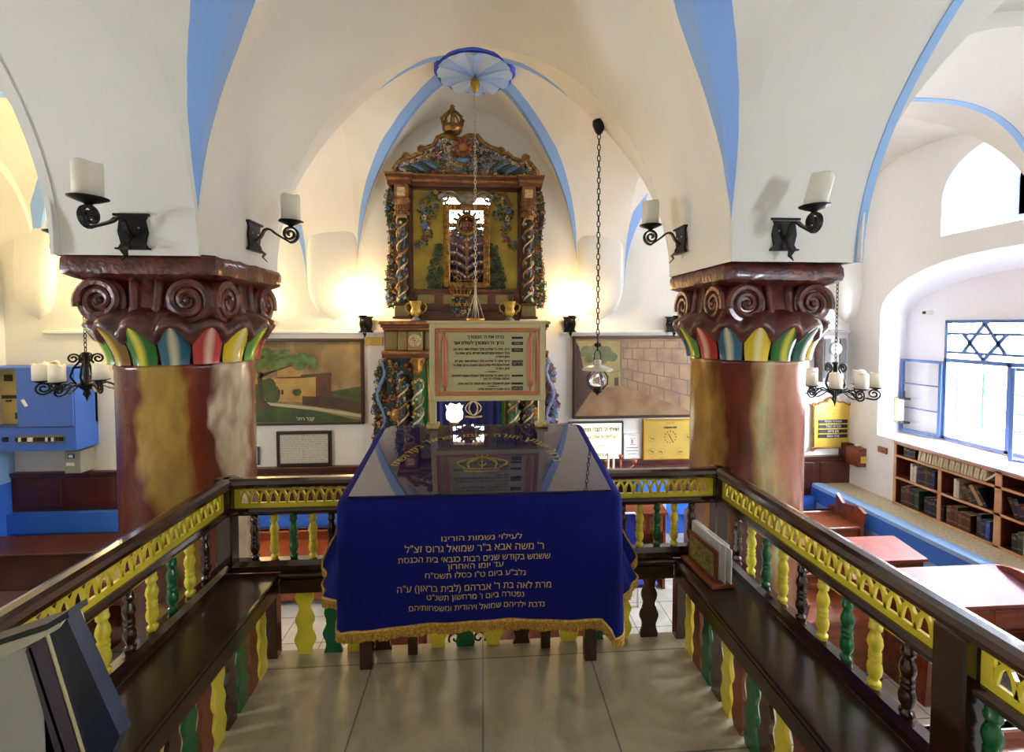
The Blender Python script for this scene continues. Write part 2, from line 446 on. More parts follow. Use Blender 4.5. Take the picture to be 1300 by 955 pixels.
# right wall X=4.65, with the low wide window niche, the upper niche, and an unseen near opening added for daylight
def segarch(y0,y1,z0,zs,za,n=18):
    pts=([(y1,SILL),(4.60,SILL),(4.60,z0)] if z0<0 else [(y1,z0)])+[(y0,z0)]
    c=(y0+y1)/2; h=(y1-y0)/2
    for i in range(n+1):
        t=-cos(PI*i/n); pts.append((c+h*t,zs+(za-zs)*(1-abs(t)**2.4)**.55))
    return pts
nicheY0,nicheY1=2.15,4.86
SILL=.41
lowA=segarch(nicheY0,nicheY1,-.30,1.86,2.40)
lowB=segarch(nicheY0-.0,nicheY1+.14,-.30,1.78,2.25)
upA=[(4.21,2.60),(3.0,2.62)]+[(3.0+.0*i,3.35) for i in range(1)]+[(3.25,3.42),(3.7,3.42)]+[(3.7+.51*sin(PI/2*i/8),2.95+.47*cos(PI/2*i/8)) for i in range(1,9)]
upB=[(2.9+(y-3.0)*.79,2.70+(z-2.6)*.76) for y,z in upA]; XU=5.0
addedW=[(1.3,.9),(.8,.9),(.8,1.6),(1.3,1.6)]
wall_holes('wall_right',[(-2.0,FL),(5.35,FL),(5.35,4.75),(-2.0,4.75)],[lowA,upA,addedW],lambda a,b:(XR,a,b),WALLR)
XW=5.12
reveal('wall_right_niche',[(XR,a,b) for a,b in lowA],[(XW,a,b) for a,b in lowB],WALLR,True)
upmat=mat('pale_blue_wash',(224,234,250),.7,var=.03)
reveal('wall_right_upper_niche',[(XR,a,b) for a,b in upA],[(XU,a,b) for a,b in upB],upmat,True)
WY0,WY1,WZ0,WZ1=2.62,4.54,.44,1.755     # the barred window
wall_holes('wall_right_window',lowB,[[(WY1,WZ0),(WY0,WZ0),(WY0,WZ1),(WY1,WZ1)]],lambda a,b:(XW,a,b),WALLR)
UW=[(4.0,2.78),(3.15,2.78),(3.15,3.32),(4.0,3.32)]
wall_holes('wall_right_upper',upB,[[(3.82,2.74),(2.93,2.74),(2.93,3.26),(3.82,3.26)]],lambda a,b:(XU,a,b),upmat)
reveal('wall_right_added_opening',[(XR,a,b) for a,b in addedW],[(XW+.2,a,b) for a,b in addedW],WALLM)  # sides of the added daylight opening
# back wall Y=5.3 with the window behind the ark
arkwin=[(.13,2.1),(-.5,2.1),(-.5,3.3),(.13,3.3)]
wall_holes('wall_back',[(-5.9,FL),(5.0,FL),(5.0,4.75),(-5.9,4.75)],[arkwin],lambda a,b:(a,YB1,b),WALLM)
reveal('wall_back_reveal',[(a,YB1,b) for a,b in arkwin],[(a,YB1+.35,b) for a,b in arkwin],WALLM)
# left wall: shallow niche arch at XL then wall at -5.3
wall_holes('wall_left',[(-2.0,FL),(5.3,FL),(5.3,4.75),(-2.0,4.75)],[[(1.3,1.0),(.8,1.0),(.8,1.6),(1.3,1.6)]],lambda a,b:(-5.32,a,b),WALLM)  # the hole is an unseen opening added to let in daylight
soffit('ceiling_arch',lambda t:(XL,fary(t),sideH(1.45,.2)(1,t,abs(t))-.12),lambda t:(-5.32,fary(t),sideH(1.45,.2)(1,t,abs(t))-.12))
mb=MB(); mb.use(PLA); vs=[]
for i in range(41):
    t=sin(PI/2*(2*i/40-1)); vs+=[(XL,fary(t),sideH(1.45,.2)(1,t,abs(t))-.12),(XL,fary(t),4.5)]
mb.add(vs,[(2*i,2*i+1,2*i+3,2*i+2) for i in range(40)]); struct(mb.build('ceiling_spandrel'))
mb=MB(); mb.use(WALLM); mb.bb((-5.32,2.48,FL),(XL,3.32,4.6)); mb.bb((-5.32,-2.0,2.4),(XL,2.48,4.6)); struct(mb.build('wall_left_pier'))
# front wall behind the camera with an opening added for daylight
fw=[[(4.5,1.2),(4.2,1.2),(4.2,2.0),(4.5,2.0)]]
wall_holes('wall_front',[(-5.9,FL),(5.0,FL),(5.0,4.75),(-5.9,4.75)],fw,lambda a,b:(a,-1.98,b),WALLM)
# corbels where the arches come down on the back wall
def corbel(name,x,z0,z1,w,d,m=WALLM):
    mb=MB(); mb.use(m); n=14;k=14;vs=[];fs=[]
    for i in range(n+1):
        t=i/n; z=z0+(z1-z0)*t; g=math.sqrt(max(0,1-(1-min(1,t*2.6))**2)); dd=d*(1-t**2.2)
        for j in range(k+1):
            a=PI*j/k; e=.55
            cx=math.copysign(abs(cos(a))**e,cos(a)); sy=abs(sin(a))**e
            vs.append((x+w/2*g*cx,YB1-dd*g*sy,z))
    for i in range(n):
        for j in range(k): fs.append((i*(k+1)+j,i*(k+1)+j+1,(i+1)*(k+1)+j+1,(i+1)*(k+1)+j))
    mb.add(vs,fs,True); return struct(mb.build(name))
corbel('wall_back_corbel',-1.73,1.76,3.0,.56,.12)
corbel('wall_back_corbel',1.43,1.76,3.0,.56,.11)
corbel('wall_back_corbel',-4.95,1.76,3.0,.4,.14)
corbel('wall_back_corbel',4.62,1.72,3.2,.5,.2)
# thin plaster ledge along the back wall
mb=MB(); mb.use(WALLM)
for a,b in((-4.9,-1.15),(.95,4.6)): mb.bb((a,YB1-.035,1.60),(b,YB1,1.64),.01)
struct(mb.build('trim_2'))
# floor tiles
def tiles(name,rgb,rgb2,size,mort=(120,112,100)):
    m,nt,b=nodes(name); N=nt.nodes;L=nt.links
    tc=N.new('ShaderNodeTexCoord'); br=N.new('ShaderNodeTexBrick'); L.new(tc.outputs['Object'],br.inputs['Vector'])
    br.offset=0; br.inputs['Scale'].default_value=1; br.inputs['Brick Width'].default_value=size; br.inputs['Row Height'].default_value=size; br.inputs['Mortar Size'].default_value=.004
    br.inputs['Color1'].default_value=(*lin(rgb),1); br.inputs['Color2'].default_value=(*lin(rgb2),1); br.inputs['Mortar'].default_value=(*lin(mort),1)
    n=N.new('ShaderNodeTexNoise'); n.inputs['Scale'].default_value=3; n.inputs['Detail'].default_value=8; n.inputs['Distortion'].default_value=1.5; L.new(tc.outputs['Object'],n.inputs['Vector'])
    r=N.new('ShaderNodeValToRGB'); L.new(n.outputs['Fac'],r.inputs[0]); r.color_ramp.elements[0].color=(.55,.52,.46,1); r.color_ramp.elements[0].position=.3; r.color_ramp.elements[1].color=(1,1,1,1); r.color_ramp.elements[1].position=.6
    mx=N.new('ShaderNodeMix'); mx.data_type='RGBA'; mx.blend_type='MULTIPLY'; mx.inputs[0].default_value=.6; L.new(br.outputs[0],mx.inputs[6]); L.new(r.outputs[0],mx.inputs[7])
    L.new(mx.outputs[2],b.inputs['Base Color']); b.inputs['Roughness'].default_value=.3
    return m
FT=tiles('pale_floor_tiles',(214,212,204),(204,202,196),.33); PT=tiles('marble_platform',(184,172,146),(172,160,134),.55)
mb=MB(); mb.use(FT); mb.bb((-5.9,-2.0,FL-.1),(5.2,5.35,FL)); struct(mb.build('floor'))
mb=MB(); mb.use(PT); mb.bb((-1.36,-1.6,-.06),(1.36,2.325,0)); 
mb.use(mat('platform_side',(150,140,122),.6)); mb.bb((-1.34,-1.58,FL),(1.34,2.31,-.06)); struct(mb.build('floor_platform'))
# stone ledge and blue parapet under the right window
STONE=mat('ledge_stone',(206,194,166),.7,rgb2=(176,160,126),scale=40)
mb=MB(); mb.use(STONE); mb.bb((4.28,-1.9,-.34),(XR,YB1,-.30)); 
mb.use(LBLUE); mb.bb((4.17,-1.9,FL),(4.28,YB1,-.30)); mb.use(mat('parapet_top',(150,190,240),.5)); mb.bb((4.155,-1.9,-.335),(4.30,YB1,-.295))
mb.use(BLUEP); mb.bb((4.15,-1.9,-.50),(4.17,YB1,-.335)); struct(mb.build('trim_3'))
# blue ledge with wood panelling on the back wall
mb=MB(); mb.use(BLUEP); mb.bb((-5.3,YB1-.12,-.62),(-1.3,YB1,-.40)); mb.bb((1.0,YB1-.12,-.62),(4.28,YB1,-.455))
mb.bb((-5.3,YB1-.02,FL),(-1.3,YB1-.01,-.62)); mb.bb((1.0,YB1-.02,FL),(4.28,YB1-.01,-.62)); struct(mb.build('trim_4'))
for (a,b,n) in((-5.26,-1.3,7),(1.0,4.76,7)):
    mb=MB(); mb.use(PANEL); mb.bb((a,YB1-.05,-.40 if a<0 else -.455),(b,YB1-.001,.03))
    mb.use(PEWD); mb.bb((a,YB1-.07,.0),(b,YB1-.001,.045),.005)
    w=(b-a)/n
    for i in range(n): 
        mb.use(PANEL); mb.bb((a+i*w+.04,YB1-.062,-.36),(a+(i+1)*w-.04,YB1-.04,-.03),.008)
    struct(mb.build('trim_5'))
# pale blue dado on the left wall
mb=MB(); mb.use(LBLUE); mb.bb((-5.32,2.6,-.05),(-5.27,YB1-.001,.32)); mb.use(BLUEP); mb.bb((-5.32,2.6,FL),(-5.26,YB1-.001,-.05)); struct(mb.build('trim_6'))
# the niche floor continues as the bookcase top; back of window: pale yard wall outside
YARD=mat('yard_wall',(214,208,196),.8,var=.15,scale=2)
mb=MB(); mb.use(YARD); mb.bb((9.0,-2,-1.2),(9.3,9,1.5)); mb.bb((-3,9.0,-1.2),(3,9.2,2.35)); mb.bb((-8,-6,-1.3),(14,14,-1.2)); struct(mb.build('wall_yard'))
# ================================================================ light
w=bpy.data.worlds.new('sky'); scene.world=w; w.use_nodes=True
bg=w.node_tree.nodes['Background']; bg.inputs[0].default_value=(.86,.93,1.0,1); bg.inputs[1].default_value=WORLD
def portal(name,loc,size,d):
    l=bpy.data.lights.new(name,'AREA'); l.shape='RECTANGLE'; l.size,l.size_y=size; l.cycles.is_portal=True
    o=bpy.data.objects.new(name,l); COL.objects.link(o); o.location=loc; o.rotation_euler=Vector(d).to_track_quat('-Z','Y').to_euler()
portal('portal',(XW+.06,(WY0+WY1)/2,(WZ0+WZ1)/2),(WY1-WY0,WZ1-WZ0),(-1,0,0))
portal('portal',(XU+.10,3.37,3.0),(.89,.52),(-1,0,0))
portal('portal',(XW+.22,1.05,1.25),(.5,.7),(-1,0,0))
for x,z,sx,sz in((4.35,1.6,.3,.8),): portal('portal',(x,-2.02,z),(sx,sz),(0,1,0))
portal('portal',(-5.36,1.05,1.3),(.5,.6),(1,0,0))
portal('portal',(-.18,YB1+.4,2.7),(.63,1.2),(0,-1,0))
def lamp(name,loc,power,color=(1,.72,.38),r=.03):
    l=bpy.data.lights.new(name,'POINT'); l.energy=power; l.color=color; l.shadow_soft_size=r
    o=bpy.data.objects.new(name,l); COL.objects.link(o); o.location=loc; return o
vs=scene.view_settings; vs.view_transform='Standard'; vs.look='None'; vs.gamma=1; vs.use_curve_mapping=False; vs.exposure=EXPO
# ================================================================ columns
def column_mat(name,stops,off,rot=False):
    m,nt,b=nodes(name); N=nt.nodes;L=nt.links
    tc=N.new('ShaderNodeTexCoord'); sp=N.new('ShaderNodeSeparateXYZ'); L.new(tc.outputs['Object'],sp.inputs[0])
    at2=N.new('ShaderNodeMath'); at2.operation='ARCTAN2'; 
    if rot:
        ng=N.new('ShaderNodeMath'); ng.operation='MULTIPLY'; ng.inputs[1].default_value=-1; L.new(sp.outputs[1],ng.inputs[0])
        L.new(sp.outputs[0],at2.inputs[0]); L.new(ng.outputs[0],at2.inputs[1])
    else:
        L.new(sp.outputs[1],at2.inputs[0]); L.new(sp.outputs[0],at2.inputs[1])
    mp=N.new('ShaderNodeMapping'); L.new(tc.outputs['Object'],mp.inputs[0]); mp.inputs['Scale'].default_value=(2.2,2.2,.9); mp.inputs['Location'].default_value=off
    n=N.new('ShaderNodeTexNoise'); n.inputs['Scale'].default_value=1.3; n.inputs['Detail'].default_value=3; n.inputs['Distortion'].default_value=.6; L.new(mp.outputs[0],n.inputs['Vector'])
    a=N.new('ShaderNodeMath'); a.operation='MULTIPLY_ADD'; L.new(n.outputs['Fac'],a.inputs[0]); a.inputs[1].default_value=1.5; L.new(at2.outputs[0],a.inputs[2])
    z=N.new('ShaderNodeMath'); z.operation='MULTIPLY_ADD'; L.new(sp.outputs[2],z.inputs[0]); z.inputs[1].default_value=.18; L.new(a.outputs[0],z.inputs[2])
    mr=N.new('ShaderNodeMapRange'); L.new(z.outputs[0],mr.inputs[0]); mr.inputs[1].default_value=-PI+1.24; mr.inputs[2].default_value=.35+1.24
    r=N.new('ShaderNodeValToRGB'); L.new(mr.outputs[0],r.inputs[0]); e=r.color_ramp.elements
    e[0].position=stops[0][0]; e[0].color=(*lin(stops[0][1]),1); e[1].position=stops[-1][0]; e[1].color=(*lin(stops[-1][1]),1)
    for p,c in stops[1:-1]: q=e.new(p); q.color=(*lin(c),1)
    n3=N.new('ShaderNodeTexNoise'); n3.inputs['Scale'].default_value=7; n3.inputs['Detail'].default_value=6; L.new(mp.outputs[0],n3.inputs['Vector'])
    r3=N.new('ShaderNodeValToRGB'); L.new(n3.outputs['Fac'],r3.inputs[0]); r3.color_ramp.elements[0].color=(.6,.55,.5,1); r3.color_ramp.elements[0].position=.35; r3.color_ramp.elements[1].position=.6
    mx=N.new('ShaderNodeMix'); mx.data_type='RGBA'; mx.blend_type='MULTIPLY'; mx.inputs[0].default_value=.6; L.new(r.outputs[0],mx.inputs[6]); L.new(r3.outputs[0],mx.inputs[7])
    L.new(mx.outputs[2],b.inputs['Base Color']); b.inputs['Roughness'].default_value=.24; b.inputs['Coat Weight'].default_value=.25; b.inputs['Coat Roughness'].default_value=.2
    bp=N.new('ShaderNodeBump'); bp.inputs['Strength'].default_value=.25; bp.inputs['Distance'].default_value=.01; n4=N.new('ShaderNodeTexNoise'); n4.inputs['Scale'].default_value=26; L.new(tc.outputs['Object'],n4.inputs['Vector']); L.new(n4.outputs['Fac'],bp.inputs['Height']); L.new(bp.outputs[0],b.inputs['Normal'])
    return m
MAROON=(98,38,28);OCH=(176,140,60);CRE=(206,188,158);RED=(132,56,34);MAUVE=(150,92,84)
CL=column_mat('column_paint_left',[(0,MAROON),(.37,MAROON),(.42,OCH),(.50,OCH),(.55,RED),(.64,MAROON),(.68,MAROON),(.72,CRE),(.80,CRE),(.84,MAUVE),(.92,OCH),(1,MAUVE)],(3.1,1,4))
CR=column_mat('column_paint_right',[(0,OCH),(.48,OCH),(.54,(150,110,50)),(.59,MAROON),(.74,MAROON),(.79,(170,130,80)),(.84,(200,188,140)),(.92,(188,132,104)),(1,(180,124,104))],(7.7,3,1),True)
PETC=dict(green=((38,104,40),(206,196,50)),blue=((34,88,110),(196,190,160)),red=((176,52,48),(220,180,160)),yellow=((214,186,44),(226,214,150)),lime=((96,150,52),(214,206,60)),teal=((26,92,72),(220,216,200)),dark=((120,86,20),(190,160,50)))
def petal_mat(k):
    a,b_=PETC[k]; nm='petal_'+k
    if nm in MATS: return MATS[nm]
    m,nt,b=nodes(nm); N=nt.nodes;L=nt.links
    uv=N.new('ShaderNodeUVMap'); sp=N.new('ShaderNodeSeparateXYZ'); L.new(uv.outputs[0],sp.inputs[0])
    r=N.new('ShaderNodeValToRGB'); L.new(sp.outputs[0],r.inputs[0]); e=r.color_ramp.elements
    e[0].position=.3;e[0].color=(*lin(a),1);e[1].position=.46;e[1].color=(*lin(b_),1)
    q=e.new(.54);q.color=(*lin(b_),1);q=e.new(.72);q.color=(*lin(a),1)
    L.new(r.outputs[0],b.inputs['Base Color']); b.inputs['Roughness'].default_value=.25; b.inputs['Coat Weight'].default_value=.4
    MATS[nm]=m; return m
def make_column(x,y,label,shaft_m,cols,half,r=.355,a0=0.0):
    root=thing('painted_column',label,'column',(x,y,FL)); c=Vector((x,y,0))
    mb=MB(); mb.use(shaft_m); mb.lathe([(r,FL),(r,1.44),(r+.006,1.455),(r+.006,1.475),(r-.01,1.485)],(x,y,0),64)
    sh=mb.build('shaft',None,root)
    cap=MB(); cap.use(MAR)
    n=16
    zb,zt,zr=1.475,1.685,1.80
    # core
    cap.lathe([(r-.03,zb),(r+.02,1.60),(r+.0,1.70),(half-.06,1.98)],(x,y,0),40)
    # scalloped lip over the petals
    def rad(a,k):   # k 0..1 height up the bell
        lob=abs(cos(n/2*(a-a0)))
        return lob
    vs=[];fs=[];A=144;prof=[(0.0,-.005),(.25,.03),(.5,.05),(.75,.062),(1,.05)]
    rows=[]
    for (dr,z0,zl) in [(.062,1.555,.095),(.098,1.575,.105),(.115,1.60,.10),(.105,1.65,.08),(.07,1.70,.055),(.03,1.76,.02),(-.03,1.80,0)]:
        row=[]
        for i in range(A):
            a=2*PI*i/A; lob=abs(cos(n/2*(a-a0)))**.5
            rr=r+dr*(.55+.45*lob)+.012; row.append((x+rr*cos(a),y+rr*sin(a),z0+zl*lob if dr>.0 else z0))
        rows.append(row)
    vs=[p for row in rows for p in row]
    fs=[(i*A+j,i*A+(j+1)%A,(i+1)*A+(j+1)%A,(i+1)*A+j) for i in range(len(rows)-1) for j in range(A)]
    cap.add(vs,fs,True)
    cap.build('capital',None,root)
    # abacus, ragged painted slab
    ab=MB(); ab.use(MAR); rnd=random.Random(3)
    h=half; e=16; ring=[]
    def sq(hh,z,j=0):
        out=[]
        for q in range(4):
            for i in range(e):
                t=-1+2*i/e; px,py=[(t,-1),(1,t),(-t,1),(-1,-t)][q]
                cr=1-.02*(abs(t)>.93)
                out.append((x+px*hh*cr+rnd.uniform(-j,j),y+py*hh*cr+rnd.uniform(-j,j),z+rnd.uniform(-j,j)))
        return out
    rows=[sq(h-.10,1.93),sq(h-.035,1.955),sq(h,1.975,.003),sq(h+.004,2.0,.003),sq(h+.004,2.05,.004),sq(h-.01,2.075,.005),sq(h-.08,2.085)]
    vs=[p for row in rows for p in row]; W=4*e
    fs=[(i*W+j,i*W+(j+1)%W,(i+1)*W+(j+1)%W,(i+1)*W+j) for i in range(len(rows)-1) for j in range(W)]
    fs+=[tuple(range(W))[::-1],tuple(range((len(rows)-1)*W,len(rows)*W))]
    ab.add(vs,fs,True); ab.build('abacus',None,root,angle=45)
    # volutes: two to a face, and the bars between them
    for q in range(4):
        nx,ny=[(0,-1),(1,0),(0,1),(-1,0)][q]; tx,ty=-ny,nx
        N_=Vector((nx,ny,0));T=Vector((tx,ty,0))
        for s in(-1,1):
            cc=c+N_*(half-.09)+T*(s*(half-.172))+Vector((0,0,1.835))
            vb=MB(); vb.use(MAR)
            vb.lathe([(.02,-.06),(.118,-.06),(.128,-.045),(.128,.036),(.118,.05),(.02,.05)],cc,28,axis=N_)
            pts=spiral(cc+N_*.05,T*s,Vector((0,0,1)),.113,.018,-.3,2.1,44)
            vb.tube(pts,[.026-.012*i/44 for i in range(45)],7)
            vb.sph(cc+N_*.055,(.022,.022,.022),8,6)
            vb.build('volute',None,root,angle=35)
        bb=MB(); bb.use(MAR)
        for d in(-.055,0.055):
            p0=c+N_*(r+.02)+T*d+Vector((0,0,1.72)); p1=c+N_*(half-.075)+T*d*1.25+Vector((0,0,1.96))
            bb.tube([p0,p0.lerp(p1,.35)-N_*.015,p0.lerp(p1,.7)-N_*.005,p1],[.026,.024,.026,.03],8)
        bb.build('capital_flute',None,root)
    # petals
    for k in range(n):
        a=a0+2*PI*k/n; mb=MB(); mb.use(petal_mat(cols[k%len(cols)])); mb.uv=[]
        U,V=8,16; vs=[];fs=[]
        for i in range(V+1):
            v=sin(PI/2*i/V); z=zb+.005+.205*v; wd=PI/n*1.02*(math.sqrt(max(0,1-max(0,(v-.45)/.551)**2)))*(.86+.14*v)
            for j in range(U+1):
                u=j/U; b_=a+wd*(2*u-1); rr=r+.012+.09*v**1.8+.018*sin(PI*u)
                vs.append((x+rr*cos(b_),y+rr*sin(b_),z)); mb.uv.append((u,v))
        fs=[(i*(U+1)+j,i*(U+1)+j+1,(i+1)*(U+1)+j+1,(i+1)*(U+1)+j) for i in range(V) for j in range(U)]
        mb.add(vs,fs,True); mb.build('petal',None,root)
    return root
make_column(-1.83,2.89,'thick painted column left of the blue reading table, its capital with a chip of white plaster','' or CL,['green','blue','red','yellow','lime','red','blue','yellow','green','red','teal','yellow','blue','red','lime','dark'],.40,a0=-PI/2)
make_column(1.83,2.95,'thick painted column right of the blue reading table, beside the book shelves and window','' or CR,['green','teal','yellow','red','lime','blue','yellow','green','red','teal','yellow','blue','lime','red','blue','yellow'],.385,a0=-PI/2)
# ================================================================ platform railing
RX=1.32; RY=2.35
rail=thing('platform_railing','dark wooden railing round the raised platform with yellow pierced fretwork and coloured spindles','railing',(0,RY,0))
Z_S=.42
def baluster(col,x,y,z0=.475,z1=.72):
    m={'b':WOODR,'y':YEL,'g':GRN}[col]; mb=MB(); mb.use(m); H=z1-z0
    prof=[(0,.0155),(.03,.0155),(.05,.019),(.09,.019),(.11,.013),(.14,.012),(.20,.019),(.28,.0215),(.35,.018),(.38,.015),(.40,.018),(.43,.018),(.45,.015),(.47,.018),(.50,.018),(.52,.015),(.56,.017),(.63,.0215),(.70,.019),(.76,.014),(.80,.0125),(.83,.018),(.87,.019),(.89,.016),(1,.016)]
    mb.lathe([(r*1.08,z0+H*t) for t,r in prof],(x,y,0),12); return mb.build('baluster',None,rail)
def handrail(p,q,ends=True):
    """moulded top rail, sub rail, base rail between two posts"""
    p=Vector(p);q=Vector(q); d=(q-p).normalized(); s=Vector((-d.y,d.x,0))
    def sweep(mb,prof):
        n=len(prof); vs=[e+s*a+Vector((0,0,b)) for e in(p,q) for a,b in prof]
        mb.add(vs,[tuple(range(n)),tuple(range(2*n-1,n-1,-1))]+[(i,i+n,(i+1)%n+n,(i+1)%n) for i in range(n)])
    mb=MB(); mb.use(WOODR); sweep(mb,[(-.035,.862),(-.048,.872),(-.05,.888),(-.038,.902),(-.015,.909),(.015,.909),(.038,.902),(.05,.888),(.048,.872),(.035,.862)]); mb.build('top_rail',None,rail)
    mb=MB(); mb.use(WOODR); sweep(mb,[(-.022,.718),(-.03,.728),(-.03,.74),(-.016,.752),(.016,.752),(.03,.74),(.03,.728),(.022,.718)]); mb.build('middle_rail',None,rail)
    mb=MB(); mb.use(WOODR); sweep(mb,[(-.035,.425),(-.035,.455),(-.02,.478),(.02,.478),(.035,.455),(.035,.425)]); mb.build('base_rail',None,rail)
def fret(p,q):
    """yellow board pierced with a row of interlaced arches"""
    p=Vector(p);q=Vector(q); L=(q-p).length; d=(q-p).normalized(); s=Vector((-d.y,d.x,0))
    z0,z1=.752,.862; mb=MB(); mb.use(YEL); th=.012
    b=.028; n=max(1,round((L-2*b)/.047)); n-=n%2; w=(L-2*b)/n
    def P(a,z,side): return p+d*a+Vector((0,0,z))+s*(th/2*side)
    def strip(pts,wd,k=1.0):
        for side in(-1,1):
            vs=[];N_=len(pts)
            for i,(a,z) in enumerate(pts):
                a0,z_0=pts[max(0,i-1)];a1,z_1=pts[min(N_-1,i+1)]; l=math.hypot(a1-a0,z_1-z_0) or 1; nx,nz=-(z_1-z_0)/l,(a1-a0)/l
                vs+=[P(a+nx*wd/2,z+nz*wd/2,side*k),P(a-nx*wd/2,z-nz*wd/2,side*k)]
            mb.add(vs,[(2*i,2*i+1,2*i+3,2*i+2) if side<0 else (2*i+2,2*i+3,2*i+1,2*i) for i in range(N_-1)])
        # edges
        vs=[]
        for i,(a,z) in enumerate(pts):
            a0,z_0=pts[max(0,i-1)];a1,z_1=pts[min(N_-1,i+1)]; l=math.hypot(a1-a0,z_1-z_0) or 1; nx,nz=-(z_1-z_0)/l,(a1-a0)/l
            for e in(-1,1):
                for side in(-1,1): vs.append(P(a+nx*wd/2*e,z+nz*wd/2*e,side*k))
        mb.add(vs,[(4*i+0,4*i+1,4*i+5,4*i+4) for i in range(N_-1)]+[(4*i+2,4*i+6,4*i+7,4*i+3) for i in range(N_-1)])
    zz0,zz1=z0+.026,z1-.012
    mb.bb((0,0,0),(0,0,0)) if False else None
    def slab(a0,a1,c0,c1):
        vs=[P(a,z,sd) for sd in(-1,1) for a,z in((a0,c0),(a1,c0),(a1,c1),(a0,c1))]
        mb.add(vs,[(0,1,2,3),(7,6,5,4),(0,4,5,1),(1,5,6,2),(2,6,7,3),(3,7,4,0)])
    slab(0,L,z0,zz0); slab(0,L,zz1,z1); slab(0,b,zz0,zz1); slab(L-b,L,zz0,zz1)
    for i in range(-1,n+1):
        a0=b+i*w; pts=[]
        for j in range(13):
            t=j/12; a=a0+2*w*(t)-.0*w; z=zz0-.004+(zz1-zz0+.004)*(1-abs(2*t-1)**2.2)**.5*.98
            if a<b-.001 or a>L-b+.001: continue
            pts.append((a,z))
        if len(pts)>2: strip(pts,.011,.8+.2*(i%2))
    return mb.build('fretwork_panel',None,rail)
def post(x,y,w=.075,z0=0,z1=.865):
    mb=MB(); mb.use(WOODR); mb.box((x,y,(z0+z1)/2),(w,w,z1-z0),bev=.006); return mb.build('post',None,rail)
YP=1.10; YE=-.15
post(-RX,RY,z0=FL);post(RX,RY,z0=FL);post(-RX,YP,.09);post(RX,YP,.09);post(-RX,YE);post(RX,YE)
handrail((-RX-.05,RY,0),(RX+.05,RY,0))
fret((-RX+.04,RY,0),(0,RY,0)); fret((0,RY,0),(RX-.04,RY,0))
for s in(-1,1):
    handrail((s*RX,RY+.045,0),(s*RX,YP,0)); handrail((s*RX,YP,0),(s*RX,YE-.04,0))
    fret((s*RX,RY-.04,0),(s*RX,YP+.05,0)); fret((s*RX,YP-.05,0),(s*RX,YE+.04,0))
    seq='bygyb ygyb ygyb'.replace(' ','')
    seq='bygy'*6
    for i in range(20):
        y=2.165-.1142*i
        if abs(y-YP)<.06: continue
        if y<YE+.05: break
        baluster(seq[i%4],s*RX,y)
for i in range(25):
    x=-1.183+.0976*i
    if x>1.25: break
    baluster('bygy'[i%4],x,RY)
# ================================================================ shelf benches round the inside of the railing
def wavy_slat(mb,c,along,w,z0,z1,th,nrm,ph=0):
    c=Vector(c);A=Vector(along);Nn=Vector(nrm); K=30; L_=[];R_=[]
    for i in range(K+1):
        z=z0+(z1-z0)*i/K; t=(z-z0)/(z1-z0); ww=w/2*(.80+.16*sin(t*PI*6+ph)+.10*sin(t*PI*2.0)+.0)
        if abs(t-.5)<.03: ww*=1.08
        L_.append((-ww,z));R_.append((ww,z))
    vs=[];
    for sd in(-1,1):
        for i in range(K+1):
            for a,z in(L_[i],R_[i]): vs.append(c+A*a+Vector((0,0,z))+Nn*(th/2*sd))
    W=2*(K+1); fs=[]
    for i in range(K):
        fs+=[(2*i,2*i+1,2*i+3,2*i+2),(W+2*i+2,W+2*i+3,W+2*i+1,W+2*i),(2*i,2*i+2,W+2*i+2,W+2*i),(2*i+1,W+2*i+1,W+2*i+3,2*i+3)]
    fs+=[(0,W,W+1,1),(2*K,2*K+1,W+2*K+1,W+2*K)]
    return mb.add(vs,fs)
SL={'Y':YEL,'G':GRN,'D':WOODR,'R':mat('russet_board',(120,58,34),.35,var=.2)}
def bench(label,group,kind):
    t=thing('platform_bench',label,'bench',kind['loc']); return t
BX=1.05; BY=2.32
for s,lab in((-1,'dark wooden shelf bench along the left railing over coloured wavy boards'),(1,'dark wooden shelf bench along the right railing, where the leaflet holder stands')):
    t=thing('shelf_bench',lab,'bench',(s*1.185,1.1,0))
    mb=MB(); mb.use(WOOD); mb.box((s*(BX+RX-.037)/2,(BY+YE)/2,.409),(RX-.037-BX+.02,BY-YE,.026),bev=.006); mb.build('seat',None,t)
    mb=MB(); mb.use(WOOD); mb.box((s*BX,(BY+YE)/2,.362),(.022,BY-YE-.06,.068)); mb.build('fascia',None,t)
    for y in(BY-.03,1.1,YE+.05):
        mb=MB(); mb.use(WOODR); mb.box((s*(BX+.02),y,.165),(.055,.055,.33),bev=.004); mb.build('leg',None,t)
    seq='YRGDYRGD'
    for i in range(15):
        y=2.165-.088*i
        mb=MB(); mb.use(SL[('YRGD' if s<0 else 'YRGD')[i%4]]); wavy_slat(mb,(s*(BX+.02),y,0),(0,1,0),.08,.0,.33,.016,(1,0,0),ph=i); mb.build('board',None,t)
t=thing('shelf_bench','narrow dark wooden ledge at the back railing, behind the blue cloth','bench',(0,2.32,0))
mb=MB(); mb.use(WOOD); mb.box((0,2.317,.409),(2*BX,.06,.026),bev=.006); mb.build('seat',None,t)
mb=MB(); mb.use(WOOD); mb.box((0,2.292,.362),(2*BX-.03,.018,.068)); mb.build('fascia',None,t)
for x in(-.36,.33):
    mb=MB(); mb.use(WOODR); mb.box((x,2.262,.165),(.05,.04,.33),bev=.004); mb.build('leg',None,t)
